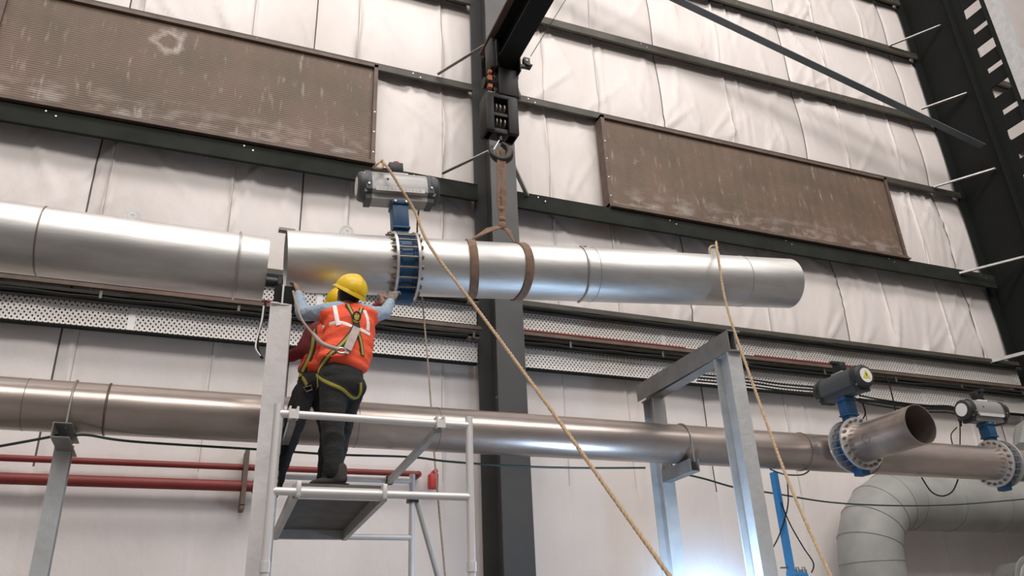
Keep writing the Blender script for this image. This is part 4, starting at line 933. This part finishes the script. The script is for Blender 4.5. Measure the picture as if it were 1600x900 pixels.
def helmet(c, tilt, parent, s=1.0):
    R = tilt; b = MB(); vs = []; fs = []; nu, nv = 48, 14
    for j in range(nv+1):
        ph = (PI/2)*j/nv
        for i in range(nu):
            a = 2*PI*i/nu; r = math.cos(ph)
            ridge = 1 + .035*math.exp(-((math.cos(a))/.16)**2)*(math.sin(ph) > .05) + .02*math.exp(-((abs(math.cos(a))-.42)/.10)**2)
            vs.append(Vector((math.cos(a)*r*.112*ridge, math.sin(a)*r*.135*ridge, math.sin(ph)*.118*(1+.05*math.exp(-(math.cos(a)*r/.2)**2)))))
    for j in range(nv): fs += [(j*nu+i, j*nu+(i+1) % nu, (j+1)*nu+(i+1) % nu, (j+1)*nu+i) for i in range(nu)]
    X = Matrix.Translation(c) @ (R.to_4x4()) @ Matrix.Scale(s, 4)
    hb = MB(X).add(vs, fs); sh = hb.build('helmet', 'helmet', parent, ang=60)
    # brim: short lip at the back, long peak at the front (+y)
    vs = []; fs = []
    for rr, z in ((.985, .004), (1.0, -.006), (1.10, -.016), (1.105, -.022), (1.0, -.014)):
        for i in range(nu):
            a = 2*PI*i/nu; k = rr if rr <= 1 else rr + .16*max(0, math.sin(a))**3
            vs.append(Vector((math.cos(a)*.112*k, math.sin(a)*.135*k, z-(.012*max(0, -math.sin(a)) if rr > 1 else 0))))
    for j in range(4): fs += [(j*nu+i, j*nu+(i+1) % nu, (j+1)*nu+(i+1) % nu, (j+1)*nu+i) for i in range(nu)]
    MB(X).add(vs, fs).build('brim', 'helmet', sh, ang=60)
    MB(X).lathe((0, 0, 0), (0, 0, 1), [(-.03, .092), (.004, .098), (.004, .092), (-.03, .088)], 32, True).build('headband', 'black', sh)
def hand_pieces(wr, el, palm_dir, curl_dir, side, s=1.0):
    """palm and five separate bent fingers; palm_dir from wrist to knuckles, curl_dir where fingers bend, side towards the thumb"""
    d = Vector(palm_dir).normalized(); c = Vector(curl_dir); c = (c-d*c.dot(d)).normalized(); sd = Vector(side); sd = (sd-d*sd.dot(d)-c*sd.dot(c)).normalized()
    ps = []; W = Vector(wr); k0 = W+d*.085*s
    rot = Matrix((sd, c, d)).transposed()
    ps.append(('e', W+d*.048*s, (.040*s, .017*s, .055*s), rot)); ps.append(('c', [(W-d*.02, .026*s), (W+d*.02, .024*s)]))
    for i, (off, L) in enumerate(((.030, .072), (.010, .080), (-.010, .074), (-.030, .058))):
        a = k0+sd*off*s; L *= s; f1 = a + (d*.90+c*.42+sd*off*2.4).normalized()*L*.42; f2 = f1+(d*.6+c*.8+sd*off*2).normalized()*L*.33; f3 = f2+(d*.25+c*.95).normalized()*L*.27
        ps.append(('c', [(W+d*.05*s+sd*off*.8*s, .011*s), (a, .0100*s), (f1, .0092*s), (f2, .0085*s), (f3, .0075*s)]))
    a = W+d*.02*s+sd*.026*s; t1 = a+(sd*.8+d*.6).normalized()*.036*s; t2 = t1+(sd*.35+d*.8+c*.35).normalized()*.030*s; t3 = t2+(d*.8+c*.5).normalized()*.022*s
    ps.append(('c', [(a, .014*s), (t1, .0115*s), (t2, .0102*s), (t3, .0085*s)])); return ps
def lerp(a, b, t): return Vector(a).lerp(Vector(b), t)

def worker_front():
    foot = Vector((.885, 5.22, zp+.06))
    t = thing('person', foot, 'person in yellow helmet, orange vest and light blue sleeves, back to us', 'person')
    V = Vector
    head = P(545, 459, 5.46); neck = P(545, 482, 5.42)
    sL, eL, wL = P(510, 488, 5.38), P(473, 491, 5.50), P(466, 456, 5.62)
    sR, eR, wR = P(580, 492, 5.38), P(601, 489, 5.50), P(611, 469, 5.60)
    ch, wa, pe = P(546, 518, 5.36), P(541, 553, 5.31), P(532, 594, 5.27)
    hipL, kneeL, ankL = P(519, 612, 5.25), P(520, 678, 5.22), P(522, 736, 5.16)
    hipR, kneeR = P(546, 610, 5.29), P(533, 672, 5.42); ankR = V((ankL.x+.03, 5.50, ankL.z+.0))
    toe = V((-.7, .75, 0)).normalized()
    rr = yaw(.15)
    # face looks up and forward to the left
    R = Matrix.Rotation(.30, 3, 'Z') @ Matrix.Rotation(math.radians(30), 3, 'X') @ Matrix.Rotation(math.radians(11), 3, 'Y')
    fw = R @ V((0, 1, 0)); upv = R @ V((0, 0, 1)); rt_ = R @ V((1, 0, 0))
    body = [('e', head, (.073, .092, .112), R), ('e', head+fw*.022-upv*.045, (.055, .068, .062), R), ('c', [(head+fw*.090-upv*.0, .012), (head+fw*.104-upv*.022, .015)]),
            ('c', [(head+fw*.088-upv*.05-rt_*.02, .008), (head+fw*.088-upv*.05+rt_*.02, .008)]),
            ('e', head+rt_*.076-upv*.01, (.010, .022, .032), R), ('e', head-rt_*.076-upv*.01, (.010, .022, .032), R),
            ('c', [(head-upv*.06, .055), (neck, .054), (lerp(neck, ch, .4), .06)]),
            ('c', [(lerp(neck, ch, .35), .07), (sL, .045), (eL, .036), (wL, .026)]), ('c', [(lerp(neck, ch, .35), .07), (sR, .045), (eR, .036), (wR, .026)]),
            ('e', ch, (.15, .09, .16)), ('e', lerp(ch, pe, .6), (.13, .085, .17)), ('e', pe, (.14, .095, .10)),
            ('c', [(hipL, .075), (kneeL, .05), (ankL, .036)]), ('c', [(hipR, .075), (kneeR, .05), (ankR, .036)])]
    dL = (P(463, 440, 5.68)-wL)
    body += hand_pieces(wL, eL, dL, V((-.5, .8, .1)), V((-.2, .6, .8)), .95)
    fuse(body, .0075, 'body', 'skin', t, 3)
    # bare hand reads paler than the neck only by light
    fuse([('e', head-fw*.030+upv*.0, (.080, .076, .098), R), ('e', head-fw*.045-upv*.055, (.060, .045, .045), R)], .009, 'hair', 'hair', t, 4)
    helmet(head+upv*.030-fw*.004, R, t, 1.06)
    # garments
    fuse([('c', [(lerp(neck, sL, .45), .070), (sL, .066), (lerp(sL, eL, .55), .056), (eL, .053), (lerp(eL, wL, .5), .046), (lerp(eL, wL, .86), .036)]),
          ('c', [(lerp(neck, sR, .45), .070), (sR, .066), (lerp(sR, eR, .55), .054), (eR, .050), (lerp(eR, wR, .5), .043), (lerp(eR, wR, .90), .034)]),
          ('e', ch, (.165, .105, .17)), ('e', wa, (.15, .10, .16))], .010, 'shirt', 'shirt', t, 4, (.0045, 42))
    hem = P(533, 571, 5.28)
    vest = fuse([('c', [(lerp(neck, sL, .30)+V((0, 0, -.02)), .078), (lerp(neck, sL, .86)+V((0, 0, -.035)), .082)]), ('c', [(lerp(neck, sR, .30)+V((0, 0, -.02)), .078), (lerp(neck, sR, .86)+V((0, 0, -.035)), .080)]),
          ('e', ch+V((0, 0, .02)), (.190, .125, .155)), ('e', lerp(ch, wa, .5), (.188, .130, .15)), ('e', wa, (.186, .132, .13)), ('e', lerp(wa, hem, .6), (.186, .135, .10)), ('e', hem+V((.01, 0, .01)), (.182, .138, .060), Matrix.Rotation(.17, 3, 'Y'))],
          .011, 'vest', 'vest', t, 4, (.0055, 22))
    tr = fuse([('e', pe+V((.0, .0, .02)), (.158, .120, .115)), ('e', pe+V((.015, -.015, -.05)), (.165, .125, .10)), ('c', [(hipL+V((.01, 0, 0)), .098), (lerp(hipL, kneeL, .55), .084), (kneeL, .076), (lerp(kneeL, ankL, .5), .070), (ankL, .060)]),
          ('c', [(hipR, .100), (lerp(hipR, kneeR, .5), .084), (kneeR, .074), (lerp(kneeR, ankR, .5), .068), (ankR, .058)])], .011, 'trousers', 'trouser', t, 3, (.004, 20))
    for an, q in ((ankL, 0), (ankR, 1)):
        f0 = V((an.x+.01, an.y, zp+.06+.035)); d = V((-.85, .5, 0)).normalized() if q == 0 else V((-.3, .95, 0)).normalized()
        rot = Matrix((d, V((-d.y, d.x, 0)), V((0, 0, 1)))).transposed()
        sh = fuse([('e', f0+d*.05+V((0, 0, -.004)), (.125, .043, .032), rot), ('e', f0-d*.025+V((0, 0, .012)), (.055, .042, .045), rot), ('c', [(f0-d*.03+V((0, 0, .03)), .045), (f0-d*.03+V((0, 0, .075)), .044)])], .008, 'shoe', 'shoe', t, 3)
        b = MB(); b.xf = Matrix.Translation(V((f0.x, f0.y, zp+.06))+d*.04) @ rot.to_4x4(); b.ball((0, 0, .010), 1, 24, 8, (.135, .048, .011)).build('sole', 'hair', sh)
    gl = hand_pieces(wR, eR, P(617, 452, 5.66)-wR, V((.5, .8, .15)), V((-.9, .2, .3)), 1.12)
    fuse(gl + [('c', [(lerp(eR, wR, .86), .034), (wR, .033)])], .0065, 'glove', 'glove', t, 2)
    # the bare hand keeps the body skin
    # reflective tape and harness laid over the vest
    bv = bvh_of([vest]); W_ = .034
    strap_on(bv, [(521, 473), (525, 490), (529, 509)], .030, 'reflective_tape', 'stripe', t)
    strap_on(bv, [(505, 512), (516, 506), (529, 503), (542, 506), (550, 511)], .027, 'reflective_tape', 'stripe', t)
    strap_on(bv, [(569, 486), (574, 498), (576, 508), (574, 517)], .027, 'reflective_tape', 'stripe', t)
    strap_on(bv, [(560, 514), (568, 519), (577, 523)], .027, 'reflective_tape', 'stripe', t)
    bt = bvh_of([vest, tr]); hz = thing if False else None
    first, _ = strap_on(bv, [(543, 477), (548, 487), (556, 500), (558, 508)], .038, 'harness', 'web_blk', t)
    def hs(px, w=.042, b=bt, two=True):
        strap_on(b, px, w, 'webbing', 'web_blk', first)
        if two: strap_on(b, px, w*.45, 'webbing_stripe', 'web_yel', first, .007)
    hs([(543, 477), (548, 487), (556, 500)], .032, bv); hs([(565, 482), (561, 492), (556, 502)], .032, bv)
    hs([(556, 500), (557, 512), (548, 522), (538, 535), (526, 546), (514, 556), (505, 568), (498, 582), (495, 596), (496, 606)], .042)
    hs([(557, 512), (560, 522), (564, 537), (566, 556)], .030)
    hs([(496, 586), (504, 594), (520, 602), (536, 607), (545, 616), (554, 625), (560, 622), (564, 610), (562, 598)], .048)
    b = MB(); cD = bv.ray_cast(V((0, 0, 0)), ray(556, 497))[0]+V((0, -.03, 0))
    b.tube([cD+V((.026*math.cos(a), -.004, .034*math.sin(a))) for a in [2*PI*k/16 for k in range(16)]], .007, 6, closed=True)
    b.ball(cD+V((0, .01, -.075)), .03, sc=(1.1, .5, .9)).build('d_ring', 'web_blk', first)
    b = MB(); b.ball(cD+V((-.005, .0, -.02)), .022, sc=(1.0, .5, 1.5)).build('pad', 'web_yel', first)
    # shock absorber pack hanging from the ring, and the lanyard running off to the post
    a0 = cD+V((.0, -.01, -.095)); h_ = bt.ray_cast(V((0, 0, 0)), ray(540, 551))[0]+V((0, -.045, 0))
    MB().bar(a0, h_, .055, .030, (0, -1, 0)).build('shock_absorber', 'absorb', first, smooth=False)
    b = MB(); hc = bt.ray_cast(V((0, 0, 0)), ray(531, 552))[0]+V((0, -.05, 0))
    b.tube([hc+V((.030*math.cos(a), 0, .018*math.sin(a))) for a in [2*PI*k/14 for k in range(14)]], .008, 6, closed=True)
    b.bar(hc+V((.02, 0, -.01)), h_+V((.01, 0, -.02)), .02, .015).build('snap_hook', 'steel', first)
    lp = [hc+V((-.02, -.005, .005)), P(505, 538, 5.12), P(490, 523, 5.16), P(472, 500, 5.25), P(463, 475, 5.36), P(458, 455, 5.45)]
    MB().tube(spline(lp[:3], 8), [.015]*17, 10).build('lanyard_sleeve', 'absorb', first)
    MB().tube(spline(lp[2:], 8), .0085, 8).build('lanyard', 'rope_dim', first)
    return t
def worker_back():
    foot = Vector((.62, 5.78, zp+.06)); V = Vector
    t = thing('person', foot, 'person in dark red sleeves and orange vest, mostly hidden behind the blue sleeved person', 'person')
    head = P(531, 478, 5.86); neck = P(524, 500, 5.82)
    sL, eL, wL = P(489, 519, 5.77), P(471, 549, 5.74), P(443, 562, 5.80)
    sR, eR, wR = P(556, 506, 5.85), P(577, 489, 5.87), P(598, 472, 5.78)
    ch, wa, pe = P(512, 532, 5.78), P(502, 560, 5.76), P(489, 600, 5.74)
    hipL, kneeL = P(475, 612, 5.74), P(458, 668, 5.70); ankL = V((.56, 5.72, zp+.15)); hipR, kneeR = P(503, 612, 5.76), P(514, 676, 5.80); ankR = V((.93, 5.86, zp+.15))
    R = Matrix.Rotation(.1, 3, 'Z') @ Matrix.Rotation(math.radians(30), 3, 'X'); fw = R @ V((0, 1, 0)); upv = R @ V((0, 0, 1)); rt_ = R @ V((1, 0, 0))
    body = [('e', head, (.073, .090, .110), R), ('e', head+fw*.022-upv*.045, (.055, .066, .060), R), ('c', [(head+fw*.088, .012), (head+fw*.102-upv*.022, .014)]),
            ('e', head+rt_*.074, (.010, .020, .030), R), ('e', head-rt_*.074, (.010, .020, .030), R), ('c', [(head-upv*.06, .052), (neck, .052), (lerp(neck, ch, .4), .06)]),
            ('c', [(lerp(neck, ch, .3), .07), (sL, .042), (eL, .034), (wL, .025)]), ('c', [(lerp(neck, ch, .3), .07), (sR, .042), (eR, .034), (wR, .025)]),
            ('e', ch, (.13, .09, .16)), ('e', wa, (.115, .085, .16)), ('e', pe+V((.02, 0, 0)), (.105, .09, .09)),
            ('c', [(hipL+V((.01, 0, 0)), .055), (kneeL, .045), (ankL, .036)]), ('c', [(hipR, .06), (kneeR, .05), (ankR, .036)])]
    body += hand_pieces(wL, eL, V((-.9, -.1, .1)), V((0, -.9, 0)), V((0, 0, 1)), .92); body += hand_pieces(wR, eR, V((.4, .3, .8)), V((-.1, .9, .1)), V((-1, 0, .2)), .92)
    fuse(body, .008, 'body', 'skin', t, 3)
    fuse([('e', head-fw*.028, (.080, .076, .098), R)], .010, 'hair', 'hair', t, 3)
    helmet(head+upv*.030, R, t, 1.04)
    fuse([('c', [(lerp(neck, sL, .5), .066), (sL, .063), (lerp(sL, eL, .5), .056), (eL, .052), (lerp(eL, wL, .5), .045), (lerp(eL, wL, .9), .034)]),
          ('c', [(lerp(neck, sR, .5), .066), (sR, .060), (eR, .048), (lerp(eR, wR, .9), .033)]), ('e', ch, (.15, .10, .17)), ('e', wa, (.14, .098, .15))], .011, 'shirt', 'redshirt', t, 4, (.004, 42))
    hem = P(488, 577, 5.75)
    vest = fuse([('c', [(lerp(neck, sL, .3), .064), (lerp(neck, sL, .70)+V((0, 0, -.03)), .062)]), ('c', [(lerp(neck, sR, .3), .064), (lerp(neck, sR, .7)+V((0, 0, -.02)), .060)]),
                 ('e', ch, (.15, .118, .16)), ('e', lerp(ch, wa, .6), (.145, .122, .15)), ('e', lerp(wa, hem, .5)+V((.02, 0, 0)), (.140, .126, .11)), ('e', hem+V((.03, 0, 0)), (.138, .130, .07))], .012, 'vest', 'vest', t, 4, (.005, 24))
    tr = fuse([('e', pe+V((.02, 0, 0)), (.135, .12, .11)), ('c', [(hipL, .080), (lerp(hipL, kneeL, .5), .082), (kneeL, .068), (lerp(kneeL, ankL, .5), .062), (ankL, .060)]), ('c', [(hipR, .092), (kneeR, .066), (ankR, .058)])], .012, 'trousers', 'trouser', t, 3, (.004, 20))
    for an in (ankL, ankR):
        f0 = V((an.x, an.y, zp+.06+.035)); d = V((-.1, 1, 0)).normalized(); rot = Matrix((d, V((-d.y, d.x, 0)), V((0, 0, 1)))).transposed()
        fuse([('e', f0+d*.05, (.125, .044, .034), rot), ('e', f0-d*.02+V((0, 0, .012)), (.055, .043, .045), rot), ('c', [(f0-d*.03+V((0, 0, .03)), .045), (f0-d*.03+V((0, 0, .07)), .044)])], .010, 'shoe', 'shoe', t, 3)
    bt = bvh_of([vest, tr])
    first, _ = strap_on(bt, [(493, 508), (491, 520), (490, 535), (487, 552), (480, 568), (473, 580), (470, 590)], .050, 'harness', 'web_blk', t)
    strap_on(bt, [(493, 508), (491, 520), (490, 535), (487, 552), (480, 568), (473, 580), (470, 590)], .024, 'webbing_stripe', 'web_yel', first, .008)
    strap_on(bt, [(470, 582), (475, 592), (481, 602)], .050, 'webbing', 'web_blk', first); strap_on(bt, [(470, 582), (475, 592), (481, 602)], .024, 'webbing_stripe', 'web_yel', first, .008)
    c = bt.ray_cast(V((0, 0, 0)), ray(481, 603))[0]
    MB().tube([c+V((-.03, -.015, -.02)), c+V((.02, -.015, .0)), c+V((.03, -.015, -.03)), c+V((-.01, -.015, -.05))], .006, 6, closed=True).build('buckle', 'bolt', first)
worker_front()
worker_back()
